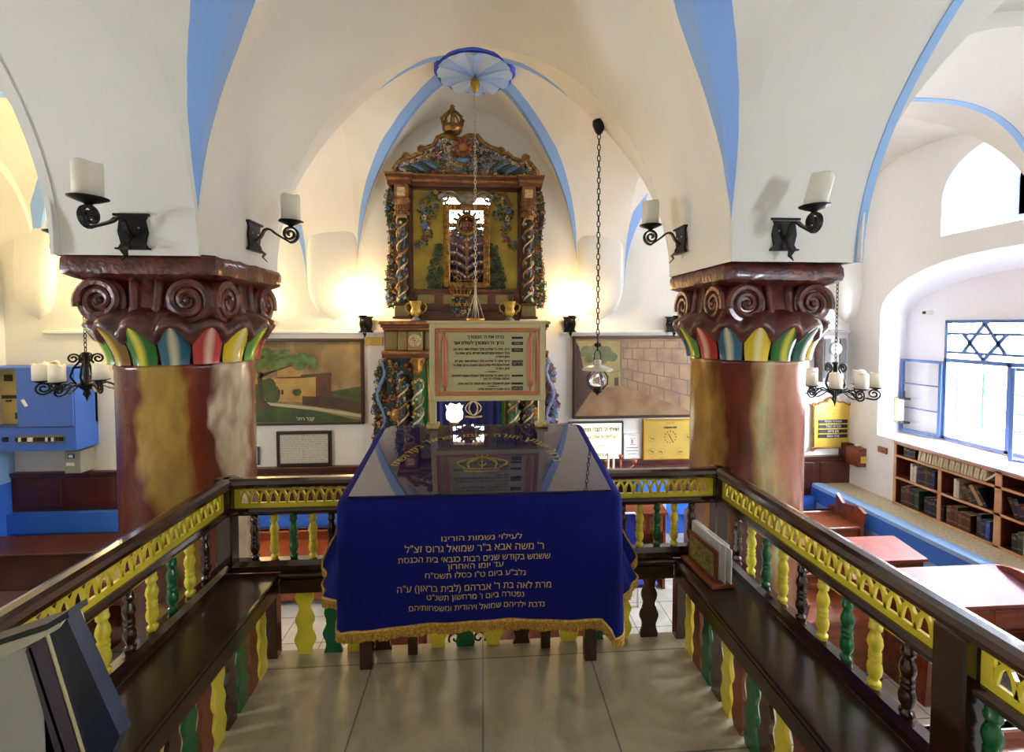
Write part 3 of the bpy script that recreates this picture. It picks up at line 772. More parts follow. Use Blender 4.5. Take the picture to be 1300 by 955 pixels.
for px,c in((387,'Y'),(423,'G'),(453,'Y'),(486,'D'),(556,'Y'),(591,'G'),(626,'Y'),(662,'D'),(722,'Y'),(757,'G'),(790,'Y'),(824,'D')):
    x=at(px,830,Y=2.29).x; mb=MB(); mb.use(SL[c]); wavy_slat(mb,(x,2.30,0),(1,0,0),.10,.0,.335,.016,(0,1,0),ph=px); mb.build('board',None,t)
# ================================================================ reading table
T0,T1=1.75,2.50; TZ0,TZ1=1.0,1.122; TX=.56
def tz(y): return TZ0+(TZ1-TZ0)*(y-T0)/(T1-T0)
tb=thing('reading_table','dark wooden reading table whose four legs show below the blue velvet cloth','table',(0,2.2,0))
for x,y in((-.575,2.185),(.545,2.165)):
    mb=MB(); mb.use(WOODR); mb.box((x,y,.44),(.062,.05,.88),bev=.004); mb.build('leg',None,tb)
for x in(-.5,.5):
    mb=MB(); mb.use(WOODR); mb.box((x,1.83,.7),(.03,.04,.4)); mb.build('bracket',None,tb)
mb=MB(); mb.use(WOODR); mb.add([(sx*(TX-.02),y,tz(y)+dz) for dz in(-.05,-.008) for y in(T0+.02,T1-.02) for sx in(-1,1)],[(0,1,3,2),(4,6,7,5),(0,4,5,1),(1,5,7,3),(3,7,6,2),(2,6,4,0)]); mb.build('tabletop',None,tb)
mb=MB(); mb.use(WOODR); mb.bb((-.56,2.15,.84),(.56,2.2,.90)); mb.bb((-.52,1.8,.86),(-.48,2.46,.92)); mb.bb((.48,1.8,.86),(.52,2.46,.92)); mb.build('frame',None,tb)
def velvet():
    m,nt,b=nodes('blue_velvet'); N=nt.nodes;L=nt.links
    b.inputs['Base Color'].default_value=(*lin((6,12,84)),1); b.inputs['Roughness'].default_value=.85
    b.inputs['Sheen Weight'].default_value=.2; b.inputs['Sheen Tint'].default_value=(*lin((40,70,230)),1); b.inputs['Sheen Roughness'].default_value=.4; b.inputs['Specular IOR Level'].default_value=.15
    return m
VEL=velvet()
# cloth: top sheet and the hanging sides as one surface
import mathutils
def perim():
    """(x,y,nx,ny,hemz) round the table: counter clockwise from back left, down the left, front, right, back"""
    P=[]; r=.03
    def seg(a,b,n,k):
        for i in range(n): t=i/n; P.append((a[0]+(b[0]-a[0])*t,a[1]+(b[1]-a[1])*t,k))
    X,Y0,Y1=TX+.005,T0-.005,T1+.005
    seg((-X,Y1-r),(-X,Y0+r),36,'L')
    for i in range(6): a=PI+PI/2*(i/6); P.append((-X+r+r*cos(a),Y0+r+r*sin(a),'c'))
    seg((-X+r,Y0),(X-r,Y0),60,'F')
    for i in range(6): a=1.5*PI+PI/2*i/6; P.append((X-r+r*cos(a),Y0+r+r*sin(a),'c'))
    seg((X,Y0+r),(X,Y1-r),36,'R')
    for i in range(6): a=PI/2*i/6; P.append((X-r+r*cos(a),Y1-r+r*sin(a),'c'))
    seg((X-r,Y1),(-X+r,Y1),40,'B')
    for i in range(6): a=PI/2+PI/2*i/6; P.append((-X+r+r*cos(a),Y1-r+r*sin(a),'c'))
    return P
PP=perim(); NP=len(PP)
def hang(i,h):
    """point of the hanging cloth; h 0 (table edge) .. 1 (hem)"""
    x,y,k=PP[i%NP]; a=PP[(i-1)%NP];b=PP[(i+1)%NP]; tx,ty=b[0]-a[0],b[1]-a[1]; l=math.hypot(tx,ty); nx,ny=ty/l,-tx/l
    top=tz(min(max(y,T0),T1))
    # hem height: front hangs to .50, corners lower, back flap short (inside the railing it stays above the rail)
    fy=(y-T0)/(T1-T0)
    u=x/TX
    hem_front=.508+.010*cos(u*3.1)-.09*max(0,u-.86)/.14-.01*max(0,-u-.9)/.1
    hem_side=.47-.10*max(0,1-fy*5)*0 -.02*fy
    if k=='F': hem=hem_front
    elif k in'LR': 
        c=hem_front if fy<.0 else None
        s0=.41 if x>0 else .48
        hem=s0+(.45-s0)*min(1,fy*2.5)+.02*sin(fy*9)
        hem+= .52*max(0,(fy-.72)/.28)      # lifts over the rail behind
    elif k=='B': hem=.965
    else: hem=(.415 if x>0 else .485) if y<2 else .965
    z=top-(top-hem)*h
    drop=top-z
    side=1 if k in'LR' else (.55 if k=='c' else .0)
    if k=='B': side=.03
    out=.010+(.9*fy*drop*drop if k in'LR' else .02*drop)
    fold={'F':.004,'L':.022*min(1,fy*3),'R':.022*min(1,fy*3),'B':.003,'c':.004}[k]*min(1,drop*3)
    s=i*.37 if k in'LR' else i*.30
    out+=fold*(sin(s)+.5*sin(s*2.3+1))+ (.01*drop if k=='F' else 0)
    if h==0: out=0
    elif h<.02: out=.008
    zr=z if h>0 else top+.004
    return Vector((x+nx*out,y+ny*out,zr))
cl=thing('velvet_table_cloth','royal blue velvet cloth with gold writing and fringe draped over the reading table','tablecloth',(0,2.1,1.0))
mb=MB(); mb.use(VEL); HS=[0,.012,.04,.1,.18,.28,.38,.48,.58,.68,.78,.88,.95,1]
# top: rim loop to inner loop to centre strip
rim=[hang(i,0) for i in range(NP)]
vs=[];
for h in HS: vs+=[hang(i,h) for i in range(NP)]
fs=[(j*NP+i,j*NP+(i+1)%NP,(j+1)*NP+(i+1)%NP,(j+1)*NP+i) for j in range(len(HS)-1) for i in range(NP)]
o=len(vs); vs+=[Vector((p.x*.97,T0+.375+(p.y-T0-.375)*.95,0)) for p in rim]
for i in range(o,len(vs)): vs[i].z=tz(vs[i].y)+.010
fs+=[(i,o+i,o+(i+1)%NP,(i+1)%NP) for i in range(NP)]+[tuple(o+i for i in range(NP))[::-1]]
mb.add(vs,fs,True); mb.build('cloth',None,cl,angle=70)
FR=mat('gold_fringe',(196,152,58),.5,rgb2=(132,92,26),scale=120)
rnd=random.Random(5)
def on_hem(t):
    i=int(t)%NP; f=t-int(t); return hang(i,1).lerp(hang(i+1,1),f)
mb=MB(); mb.use(FR)
rangeB=[i for i in range(NP) if PP[i][2]!='B']
lo=[hang(i,1) for i in range(NP) if True]
mb.tube([p+Vector((0,0,.004)) for p in lo],.007,6,closed=True)
for k in range(NP*5):
    t=k/5; i=int(t)%NP
    if PP[i][2]=='B': continue
    p=on_hem(t)
    L=.034+rnd.uniform(-.003,.003)+.004*sin(t*.9); q=p+Vector((rnd.uniform(-.003,.003),rnd.uniform(-.003,.003),-L))
    mb.tube([p,q],[.0042,.0046],3,cap=False)
mb.build('fringe',None,cl)
# writing embroidered on the front
lines=[("לעילוי נשמות הורינו",612,683,.030,103),("ר' משה אבא ב\"ר שמואל גרוס זצ\"ל",603,696,.040,177),("ששמש בקודש שנים רבות כגבאי בית הכנסת",603,709,.034,194),("עד יומו האחרון",604,718,.032,71),("נלב\"ע ביום ט\"ו כסלו תשס\"ח",604,729,.032,128),("מרת לאה בת ר' אברהם (לבית בראון) ע\"ה",603,745,.038,196),("נפטרה ביום ו' מרחשון תשנ\"ט",604,756,.032,124),("נדבת ילדיהם שמואל ויהודית ומשפחותיהם",606,769,.032,173)]
front_y=T0-.005
em=MB(); em.use(GOLDT)
for s,px,py,sz,wpx in lines:
    c=at(px,py,Y=front_y-.03)
    tmp=text(None,s,sz,lambda a,b:Vector((a,0,b)),GOLDT,None,bold=0)
    xs=[v.x for v in tmp.v]; w0=max(xs)-min(xs); mid=(max(xs)+min(xs))/2; want=wpx/F*(front_y-.02)
    k=want/w0
    for v in tmp.v:
        x=(v.x-mid)*k+c.x; z=v.z*1.0+c.z
        h=(tz(T0)-z)/(tz(T0)-.515); ii=42+(x+TX-.03+.03)/(2*TX-.05)*60; i0=int(ii); f=ii-i0
        q=hang(i0,h).lerp(hang(i0+1,h),f); v.x=x; v.z=z; v.y=q.y-.015
    tmp.build('embroidered_line',None,cl)
# arc text and crown on the top
def topP(px,py):
    # intersect pixel ray with the sloped table top
    d=RT*((px-650)/F)+UP*((432-py)/F)+FW; k=(TZ1-TZ0)/(T1-T0)
    t=(TZ0+.011-k*T0-EYE)/(d.z-k*d.y); return Vector((d.x*t,d.y*t,EYE+d.z*t))
VTH=mat('verse_thread',(246,222,110),.6)
txt="ברוך שנתן תורה לעמו ישראל בקדושתו"[::-1]
em=MB(); em.use(GOLDT); n=len(txt); words=0
import bisect
# ellipse arc through measured points of the photograph, back-projected on the table top
arcpts=[topP(499,594),topP(520,577),topP(545,562),topP(575,556),topP(600,554.5),topP(640,554.5),topP(675,560),topP(700,572),topP(708,588)]
cum=[0]
for a,b in zip(arcpts,arcpts[1:]): cum.append(cum[-1]+(b-a).length)
adv=[.62 if ch=="ו" or ch=="י" else (.7 if ch==' ' else 1.0) for ch in txt]; tot=sum(adv); acc=0
for ch,ad in zip(txt,adv):
    s=(acc+ad/2)/tot*cum[-1]; acc+=ad
    if ch==' ':
        em.build('embroidered_word',None,cl); em=MB(); em.use(GOLDT); continue
    i=min(len(cum)-2,bisect.bisect(cum,s)-1); f=(s-cum[i])/(cum[i+1]-cum[i]); p=arcpts[i].lerp(arcpts[i+1],f); d=(arcpts[i+1]-arcpts[i]).normalized()
    a0=arcpts[max(0,i-1)];a1=arcpts[min(len(arcpts)-1,i+2)]; d=(d*2+(a1-a0).normalized()).normalized(); upv=Vector((0,0,1)).cross(d).normalized()
    k=(TZ1-TZ0)/(T1-T0)
    def to(a,b,p=p,d=d,upv=upv):
        q=p+d*a+upv*b; q.z=tz(q.y)+.0138; return q
    merge(em,text(None,ch,.062,to,VTH,None,bold=.0016))
em.build('embroidered_word',None,cl)
em=MB(); em.use(GOLDT)
c=topP(612,591)
def TP(a,b): 
    q=Vector((c.x+a,c.y+b,0)); q.z=tz(q.y)+.0125; return q
em.ribbon([TP(-.082+.164*i/8,-.060-.006*sin(PI*i/8)) for i in range(9)],.004,.003,(0,1,.16)); em.ribbon([TP(-.082+.164*i/8,-.036-.006*sin(PI*i/8)) for i in range(9)],.004,.003,(0,1,.16))
for i in range(17): 
    x=-.076+.0095*i; em.sph(TP(x,-.048-.006*sin(PI*i/16)),(.0035,.006,.003),6,4)
for s in(-1,1):
    for w0,h0 in((.118,.085),(.05,.085)):
        pts=[TP(s*(.075*(w0/.118)**.3+ (w0-.0)*sin(PI*t)*.62 -.075*t*(w0/.118)**.3),-.034+.105*t**.9) for t in [i/14 for i in range(15)]]
        em.tube(pts,[.0035+.004*sin(PI*i/14) for i in range(15)],5)
em.tube([TP(0,-.03),TP(0,.07)],.004,5); em.sph(TP(0,.078),(.010,.012,.003),8,4)
for dx in(-.02,.02): em.tube([TP(0,-.02),TP(dx,.01)],.003,5)
for dx in(-.03,0,.03): em.tube([TP(dx*.4,.075),TP(dx,.092)],.003,5)
o=em.build('embroidered_crown',None,cl); o['label']='gold crown embroidered under the verse'
# glass sheet on the cloth
g,nt,b=nodes('clear_glass'); b.inputs['Transmission Weight'].default_value=1; b.inputs['Roughness'].default_value=.01; b.inputs['IOR'].default_value=1.75; b.inputs['Base Color'].default_value=(.96,.98,1,1)
GLASS=g
gs=MB(); gs.use(GLASS)
poly=[(-TX+.03,T0+.012),(TX-.03,T0+.012),(TX-.03,T1-.06),(TX-.06,T1-.02),(-TX+.06,T1-.02),(-TX+.03,T1-.06)]
vs=[Vector((x,y,tz(y)+dz)) for dz in(.015,.021) for x,y in poly]; n=6
gs.add(vs,[tuple(range(n))[::-1],tuple(range(n,2*n))]+[(i,(i+1)%n,(i+1)%n+n,i+n) for i in range(n)])
o=gs.build('glass_sheet'); tag(o,'clear glass sheet lying on the sloping top of the blue velvet cloth','glass sheet')
# ================================================================ the carved ark
AY=5.02     # front plane of the ark
def A(px,py,Y=AY): return at(px,py,Y=Y)
FG=[mat('carved_green',(52,92,62),.4,rgb2=(26,52,38),scale=30),mat('carved_gold',(176,132,62),.35,metal=.3,rgb2=(110,74,32),scale=30),
    mat('carved_blue',(104,140,186),.45,rgb2=(62,88,130),scale=30),mat('carved_red',(150,62,44),.4,rgb2=(96,34,26),scale=30),
    mat('carved_cream',(206,190,150),.45,rgb2=(160,130,90),scale=30),mat('carved_dark',(34,40,36),.4),mat('carved_lilac',(140,150,196),.45,rgb2=(96,104,160),scale=30)]
arkroot=thing('carved_ark','tall carved and painted wooden ark with foliage wings and crowned pediment at the back wall','ark',(-.18,5.15,FL))
def rotm(ax,a): return Matrix.Rotation(a,3,ax)
def leaf(mb,c,L,w,ang,dy=.012):
    R=rotm('Y',ang); mb.ell(c,(L/2,dy,w/2),R,6,4)
def flower(mb,c,r,m1,m2):
    mb.use(m1)
    for k in range(5):
        a=2*PI*k/5+.3; mb.ell((c[0]+r*.6*cos(a),c[1],c[2]+r*.6*sin(a)),(r*.42,r*.25,r*.36),rotm('Y',-a),6,4)
    mb.use(m2); mb.sph((c[0],c[1]-r*.15,c[2]),(r*.3,r*.25,r*.3),6,4)
def scroll(mb,c,r,turn,s,rad,m):
    mb.use(m); pts=spiral(c,(s,0,0),(0,0,1),r,r*.15,turn,1.4,14); mb.tube(pts,[rad*(1-.5*i/14) for i in range(15)],5)
def foliage(inside,bbox,y,n,sz,weights,seed,mb=None,depth=.03,scr=.35):
    """carved openwork foliage: scrolls, leaves and flowers filling an outline"""
    rnd=random.Random(seed); mb=mb or MB(); x0,x1,z0,z1=bbox; pts=[]
    tries=0
    while len(pts)<n and tries<n*40:
        tries+=1; x=rnd.uniform(x0,x1); z=rnd.uniform(z0,z1)
        if not inside(x,z): continue
        if any((x-a)**2+(z-b)**2<(sz*.55)**2 for a,b in pts): continue
        pts.append((x,z)); c=(x,y-rnd.uniform(0,depth),z); k=rnd.random()
        m=rnd.choices(FG,weights)[0]
        if k<scr: scroll(mb,c,sz*.62,rnd.uniform(0,6.3),rnd.choice((-1,1)),sz*.14,m)
        elif k<.72:
            mb.use(m); a=rnd.uniform(0,PI)
            for q in(-.5,0,.5): leaf(mb,(c[0]+sz*.3*cos(a+q),c[1],c[2]-sz*.3*sin(a+q)),sz*.9,sz*.3,a+q,sz*.12)
        else: flower(mb,c,sz*.42,m,FG[1] if m is not FG[1] else FG[4])
    return mb
def rectin(*r): return lambda x,z: r[0]<=x<=r[1] and r[2]<=z<=r[3]
def poly_in(P):
    def f(x,z):
        c=False; j=len(P)-1
        for i in range(len(P)):
            if (P[i][1]>z)!=(P[j][1]>z) and x<(P[j][0]-P[i][0])*(z-P[i][1])/(P[j][1]-P[i][1])+P[i][0]: c=not c
            j=i
        return c
    return f
def abox(mb,p0,p1,ya,yb,bev=.004):
    a=A(*p0,Y=AY);b=A(*p1,Y=AY); mb.bb((a.x,ya,min(a.z,b.z)),(b.x,yb,max(a.z,b.z)),bev); return mb
def mirror(x): return -.36-x      # ark centre x=-.18
CX=-.18
PANELY=mat('ark_ochre_panel',(172,152,40),.4,rgb2=(132,112,26),scale=4)
MARB=mat('ark_green_marble',(96,104,58),.35,rgb2=(140,104,62),scale=10,distort=2)
ARKG=mat('ark_gold_wood',(150,102,48),.35,rgb2=(96,56,28),scale=14,metal=.15)
# --- upper tier
z=lambda py: A(590,py).z
xL0,xL1=A(497,300).x,A(521,300).x      # left pilaster
hw=CX-xL0; 
# back panel with window opening: built of four boards round the inner frame
ix0,ix1=A(562,300).x,A(622,300).x; iz0,iz1=z(366),z(257)
pb=MB(); pb.use(PANELY); px0,px1=A(519,300).x,A(661,300).x; pz0,pz1=z(367),z(236)
pb.bb((px0,AY+.13,pz0),(ix0,AY+.15,pz1)); pb.bb((ix1,AY+.13,pz0),(px1,AY+.15,pz1)); pb.bb((ix0,AY+.13,z(247)),(ix1,AY+.15,pz1)); pb.bb((ix0,AY+.13,pz0-.0),(ix1,AY+.15,iz0))
pb.build('ochre_panel',None,arkroot)
fm=MB(); fm.use(BROWNG)
fm.bb((px0-.02,AY+.10,pz0),(px0+.03,AY+.16,pz1)); fm.bb((px1-.03,AY+.10,pz0),(px1+.02,AY+.16,pz1)); fm.bb((px0,AY+.1,pz1-.02),(px1,AY+.16,pz1+.02)); fm.build('panel_border',None,arkroot)
# cornice
co=MB(); 
for (a,b,yy) in((xL0-.03,mirror(xL0-.03),0),(xL0-.05,xL1+.02,-.05),(mirror(xL1+.02),mirror(xL0-.05),-.05)):
    for m,zz0,zz1,d in((ARKG,z(222)-.02,z(222)+.0,-.03),(BROWNG,z(227),z(222)-.02,-.015),(ARKG,z(231),z(227),0),(BROWNG,z(236),z(231),.012)):
        co.use(m); co.bb((a-(-d)*.6 if True else a,AY+.02+yy+d,zz0),(b+(-d)*.6,AY+.24,zz1),.005)
co.build('cornice',None,arkroot)
# pilasters with capitals and vine wrapped columns
for s in(0,1):
    X=lambda x:(mirror(x) if s else x)
    xc=X((xL0+xL1)/2+.01)
    bk=MB(); bk.use(BROWNG); bk.bb((xc-.085,AY+.06,z(405)),(xc+.085,AY+.22,z(236))); bk.build('pilaster',None,arkroot)
    b=MB(); b.use(ARKG); b.bb((xc-.075,AY-.03,z(254)),(xc+.075,AY+.08,z(236)),.008); b.use(FG[4])
    b.bb((xc-.045,AY-.036,z(251)),(xc+.045,AY-.028,z(240)),.004); b.use(ARKG); b.bb((xc-.09,AY-.045,z(257)),(xc+.09,AY+.08,z(254)),.006); b.build('entablature_block',None,arkroot)
    c=MB(); c.use(ARKG); c.lathe([(.055,z(279)),(.06,z(276)),(.062,z(268)),(.085,z(258)),(.09,z(257))],(xc,AY+.01,0),16)
    for zz in(z(272),z(265)):
        for k in range(9):
            a=PI+PI*k/8; c.ell((xc+.073*cos(a),AY+.01+.073*sin(a),zz),(.016,.016,.024),Matrix.Identity(3),5,4)
    for q in(-1,1): scroll(c,(xc+q*.055,AY-.06,z(261)),.024,0,q,.007,ARKG)
    c.build('column_capital',None,arkroot)
    cm=MB(); cm.use(FG[5]); cm.lathe([(.06,z(385)),(.055,z(380)),(.048,z(370)),(.048,z(290)),(.055,z(279))],(xc,AY+.01,0),16)
    H=z(279)-z(385)
    for ph,m,r in((0,FG[1],.014),(PI,FG[4],.010)):
        cm.use(m); cm.tube([(xc+.056*cos(ph+i*.33),AY+.01+.056*sin(ph+i*.33),z(383)+H*i/60) for i in range(61)],r,5)
    rnd=random.Random(11+s)
    for i in range(34):
        a=PI+rnd.uniform(.15,PI-.15); zz=rnd.uniform(z(380),z(283)); p=(xc+.062*cos(a),AY+.01+.062*sin(a),zz)
        flower(cm,p,.02,rnd.choice([FG[2],FG[3],FG[0],FG[4]]),FG[1])
    cm.build('twisted_column',None,arkroot)
    p=MB(); p.use(MARB); p.bb((xc-.085,AY-.03,z(402)),(xc+.085,AY+.1,z(388)),.006); p.use(BROWNG)
    for za,zb_,e in((z(388),z(385),.012),(z(405),z(402),.015)): p.bb((xc-.085-e,AY-.04-e,za),(xc+.085+e,AY+.1,zb_),.005)
    p.build('column_pedestal',None,arkroot)
    # outer foliage wing
    wx0,wx1=sorted((X(A(487,300).x),X(A(500,300).x)))
    wg=MB(); wg.use(FG[5]); prof=[]
    zt,zbm=z(236),z(390)
    for i in range(25):
        t=i/24; prof.append((( -1),t))
    outx=lambda t:(.075+.03*sin(t*9)+.03*sin(PI*t)+ (.03 if t<.12 else 0))
    xin=X(xL0+.03); sg=1 if s else -1
    poly=[(xin,zbm)]+[(xin+sg*outx(i/24),zbm+(zt-zbm)*i/24) for i in range(25)]+[(xin,zt)]
    wg.prism(poly,lambda a,b:Vector((a,AY+.14,b)),(0,.02,0))
    f=poly_in(poly); xs=[p[0] for p in poly]
    foliage(f,(min(xs),max(xs),zbm,zt),AY+.13,150,.045,[7,5,2,2,1,3,.6],21+s,wg)
    wg.build('foliage_wing',None,arkroot)
# inner gold frame with lattice
g=MB(); g.use(GOLD); t_=.075
g.bb((ix0,AY+.05,iz0),(ix0+t_,AY+.14,iz1),.012); g.bb((ix1-t_,AY+.05,iz0),(ix1,AY+.14,iz1),.012); g.bb((ix0,AY+.05,iz0),(ix1,AY+.14,iz0+t_),.012); g.bb((ix0,AY+.05,iz1-t_),(ix1,AY+.14,iz1),.012)
for cx in(ix0+t_/2,ix1-t_/2):
    for cz in(iz0+t_/2,iz1-t_/2): g.lathe([(.03,0),(.03,.012),(.012,.02)],(cx,AY+.052,cz),14,axis=(0,-1,0))
    for i in range(26):
        zz=iz0+t_+(iz1-iz0-2*t_)*i/25; g.ell((cx,AY+.048,zz),(.016,.008,.014),rotm('Y',.5 if i%2 else -.5),5,4)
for i in range(10):
    xx=ix0+t_+(ix1-ix0-2*t_)*i/9
    for cz in(iz0+t_/2,iz1-t_/2): g.ell((xx,AY+.048,cz),(.014,.008,.014),Matrix.Identity(3),5,4)
g.build('gilded_frame',None,arkroot)
mn=MB(); mn.use(GOLD); cx=(ix0+ix1)/2
mn.tube([(cx,AY+.09,iz0+.09),(cx,AY+.09,z(293))],.012,6)
for i in range(22): mn.sph((cx,AY+.085,iz0+.11+.036*i),(.017,.014,.017),6,4)
for q in(-1,1):
    xx=cx+q*.115; mn.tube([(xx,AY+.10,iz0+.10),(xx,AY+.10,z(310))],.006,5)
for lv in range(6):
    zb0=iz0+.20+.105*lv; 
    for q in(-1,1):
        pts=[(cx+q*(.20*t),AY+.10,zb0-.08*(1-(t))**1+.03*sin(PI*t)) for t in [i/10 for i in range(11)]]
        mn.use(mat('lattice_purple',(70,44,62),.4)); mn.ribbon(pts,.02,.05,(0,1,0))
        for j,p in enumerate(pts[::1]):
            mn.use([FG[3],FG[4],FG[1],FG[2]][(j+lv)%4]); mn.sph((p[0],p[1]-.016,p[2]),(.014,.012,.014),6,4)
mn.use(GOLD)
for q in(-1,1):
    mn.tube(spiral((cx+q*.10,AY+.09,iz0+.11),(q,0,0),(0,0,1),.05,.01,0,1.3,16),.008,5)
    mn.tube([(cx,AY+.09,iz0+.10),(cx+q*.08,AY+.09,iz0+.09),(cx+q*.17,AY+.09,iz0+.16)],.009,5)
mn.build('branched_lattice',None,arkroot)
bx=MB(); bx.use(GOLD); cz=z(283)
bx.tube([(cx+.105*cos(i*PI/14),AY+.075,cz+.105*sin(i*PI/14)) for i in range(28)],.018,6,closed=True)
bx.use(mat('disc_maroon',(96,34,28),.4)); bx.lathe([(.09,0),(.09,.02)],(cx,AY+.10,cz),24,axis=(0,-1,0))
for i in range(14):
    a=i*2*PI/14; bx.use(FG[0]); bx.ell((cx+.135*cos(a),AY+.09,cz+.135*sin(a)),(.03,.012,.02),rotm('Y',-a),6,4)
merge(bx,text(None,'יהוה',.085,lambda a,b:Vector((cx+a,AY+.078,cz+b)),FG[4],None,bold=.001))
bx.build('inscribed_disc',None,arkroot)
# grey scroll ornament on top of frame
sc=MB(); sc.use(mat('grey_scrollwork',(140,128,110),.45,rgb2=(96,84,70),scale=20))
for q in(-1,1):
    for r_ in(.0,.035): sc.tube([(cx+q*(.30-.0*r_)*t*.95,AY+.08,z(256)+ .05+r_ -.05*cos(t*PI*1.5)) for t in [i/12 for i in range(13)]],.016,6)
    sc.tube(spiral((cx+q*.25,AY+.07,z(250)),(q,0,0),(0,0,1),.06,.012,0,1.3,16),.014,6)
sc.ell((cx,AY+.09,z(248)),(.10,.03,.07),Matrix.Identity(3),12,8)
sc.tube([(cx+.12*cos(PI+PI*i/12),AY+.07,z(246)+.10*sin(PI+PI*i/12)) for i in range(13)],.012,6)
sc.build('scroll_cartouche',None,arkroot)
# garlands and bushes
for s in(0,1):
    X=lambda x:(mirror(x) if s else x)
    def strokeins(pts,w):
        return lambda x,zz:any((x-p[0])**2+(zz-p[1])**2<w*w for p in pts)
    gp=[(X(A(a,b).x),A(a,b).z) for a,b in((560,248),(552,244),(543,246),(537,254),(535,264),(537,274),(540,284),(541,294),(538,302),(530,308),(548,258),(550,268),(544,266))]
    xs=[p[0] for p in gp]; gm=foliage(strokeins(gp,.055),(min(xs)-.06,max(xs)+.06,z(313),z(240)),AY+.12,105,.042,[7,2,3,1,2,0,0],31+s,scr=.3)
    for p,mm in zip(gp[3:9],(FG[1],FG[2],FG[4],FG[2],FG[1],FG[3])): flower(gm,(p[0],AY+.075,p[1]),.032,mm,FG[3])
    gm.build('flower_garland',None,arkroot)
    bp_=[(X(A(a,b).x),A(a,b).z) for a,b in((556,312),(554,322),(551,332),(548,342),(546,352),(552,352),(556,342),(556,362),(548,362))]
    xs=[p[0] for p in bp_]; bm_=foliage(strokeins(bp_,.05),(min(xs)-.06,max(xs)+.06,z(367),z(306)),AY+.12,80,.042,[9,0,0,0,0,2,0],41+s,scr=.45); bm_.build('green_bush',None,arkroot)
# pediment with crown
tp=[(498,222),(499,208),(506,199),(513,195),(519,196),(526,192),(533,190),(533,184),(540,183),(550,179),(554,170),(563,166),(570,170),(585,172),(595,167),(606,167),(613,176),(622,182),(634,186),(637,192),(645,190),(652,197),(664,200),(670,198),(677,206),(683,214),(684,222)]
tp3=[A(a,b) for a,b in tp]
pm=MB(); pm.use(GOLD); pm.tube([Vector((p.x,AY+.10,p.z)) for p in tp3],.026,6)
for a,b in((513,195),(533,185),(636,188),(668,197)): pm.tube(spiral((A(a,b).x,AY+.09,A(a,b).z),(1,0,0),(0,0,1),.045,.01,0,1.4,14),.014,6)
pm.bb((A(499,222).x,AY+.06,z(222)),(A(683,222).x,AY+.16,z(219)))
pm.build('pediment_moulding',None,arkroot)
P2=[(p.x,p.z) for p in tp3]; fin=poly_in(P2)
fo=foliage(lambda x,zz:fin(x,zz) and fin(x,zz+.03),(min(p[0] for p in P2),max(p[0] for p in P2),z(221),z(168)),AY+.12,300,.06,[4,5,2,3,1.5,5,1],51,scr=.4)
fo.use(FG[1]); fo.lathe([(.10,0),(.10,.03),(.05,.05)],(A(588,185).x,AY+.08,A(588,185).z),12,axis=(0,-1,0)); fo.use(FG[3])
for k in range(10): a=k*PI/5; fo.ell((A(588,185).x+.08*cos(a),AY+.03,A(588,185).z+.08*sin(a)),(.035,.02,.02),rotm('Y',-a),6,4)
fo.use(FG[2]); fo.ell((A(588,200).x,AY+.07,z(200)),(.07,.02,.035),Matrix.Identity(3),10,6)
for q in(-1,1):   # winged shapes at both ends
    for k in range(7):
        fo.use([FG[0],FG[5],FG[2]][k%3]); xc=CX+q*(.62-.045*k); fo.ell((xc,AY+.08,z(214)+.012*k),(.10,.015,.022),rotm('Y',-q*(.35+.03*k)),8,5)
fo.build('pediment_carving',None,arkroot)
cr=MB(); cr.use(GOLD); c0=A(574,163); cxx=c0.x
cr.lathe([(.085,c0.z-.03),(.11,c0.z),(.115,c0.z+.04),(.10,c0.z+.045)],(cxx,AY+.05,0),20,cap=False)
for k in range(8):
    a=k*PI/4+.2; cr.tube([(cxx+.105*cos(a)*(1+.18*sin(PI*t))*(1-t**3),AY+.05+.105*sin(a)*(1+.18*sin(PI*t))*(1-t**3),c0.z+.04+.19*t) for t in [i/10 for i in range(11)]],.012,6)
    cr.sph((cxx+.125*cos(a),AY+.05+.125*sin(a),c0.z+.12),.017,6,5)
cr.lathe([(.02,c0.z+.22),(.035,c0.z+.235),(.02,c0.z+.25),(.028,c0.z+.265),(.008,c0.z+.285)],(cxx,AY+.05,0),10); cr.build('crown',None,arkroot)
# --- middle frieze
mf=MB(); mf.use(BROWNG); fx0,fx1=A(521,385).x,A(660,385).x
mf.bb((fx0,AY+.04,z(407)),(fx1,AY+.18,z(368))); mf.bb((fx0,AY+.02,z(371)),(fx1,AY+.18,z(367)),.004); mf.bb((fx0,AY-.0,z(394)),(fx1,AY+.18,z(392)),.004); mf.build('frieze',None,arkroot)
for a,b in((529,551),(562,619),(629,652)):
    mf=MB(); mf.use(MARB); mf.bb((A(a,380).x,AY+.028,z(386)),(A(b,380).x,AY+.06,z(374)),.004); mf.build('frieze_panel',None,arkroot)
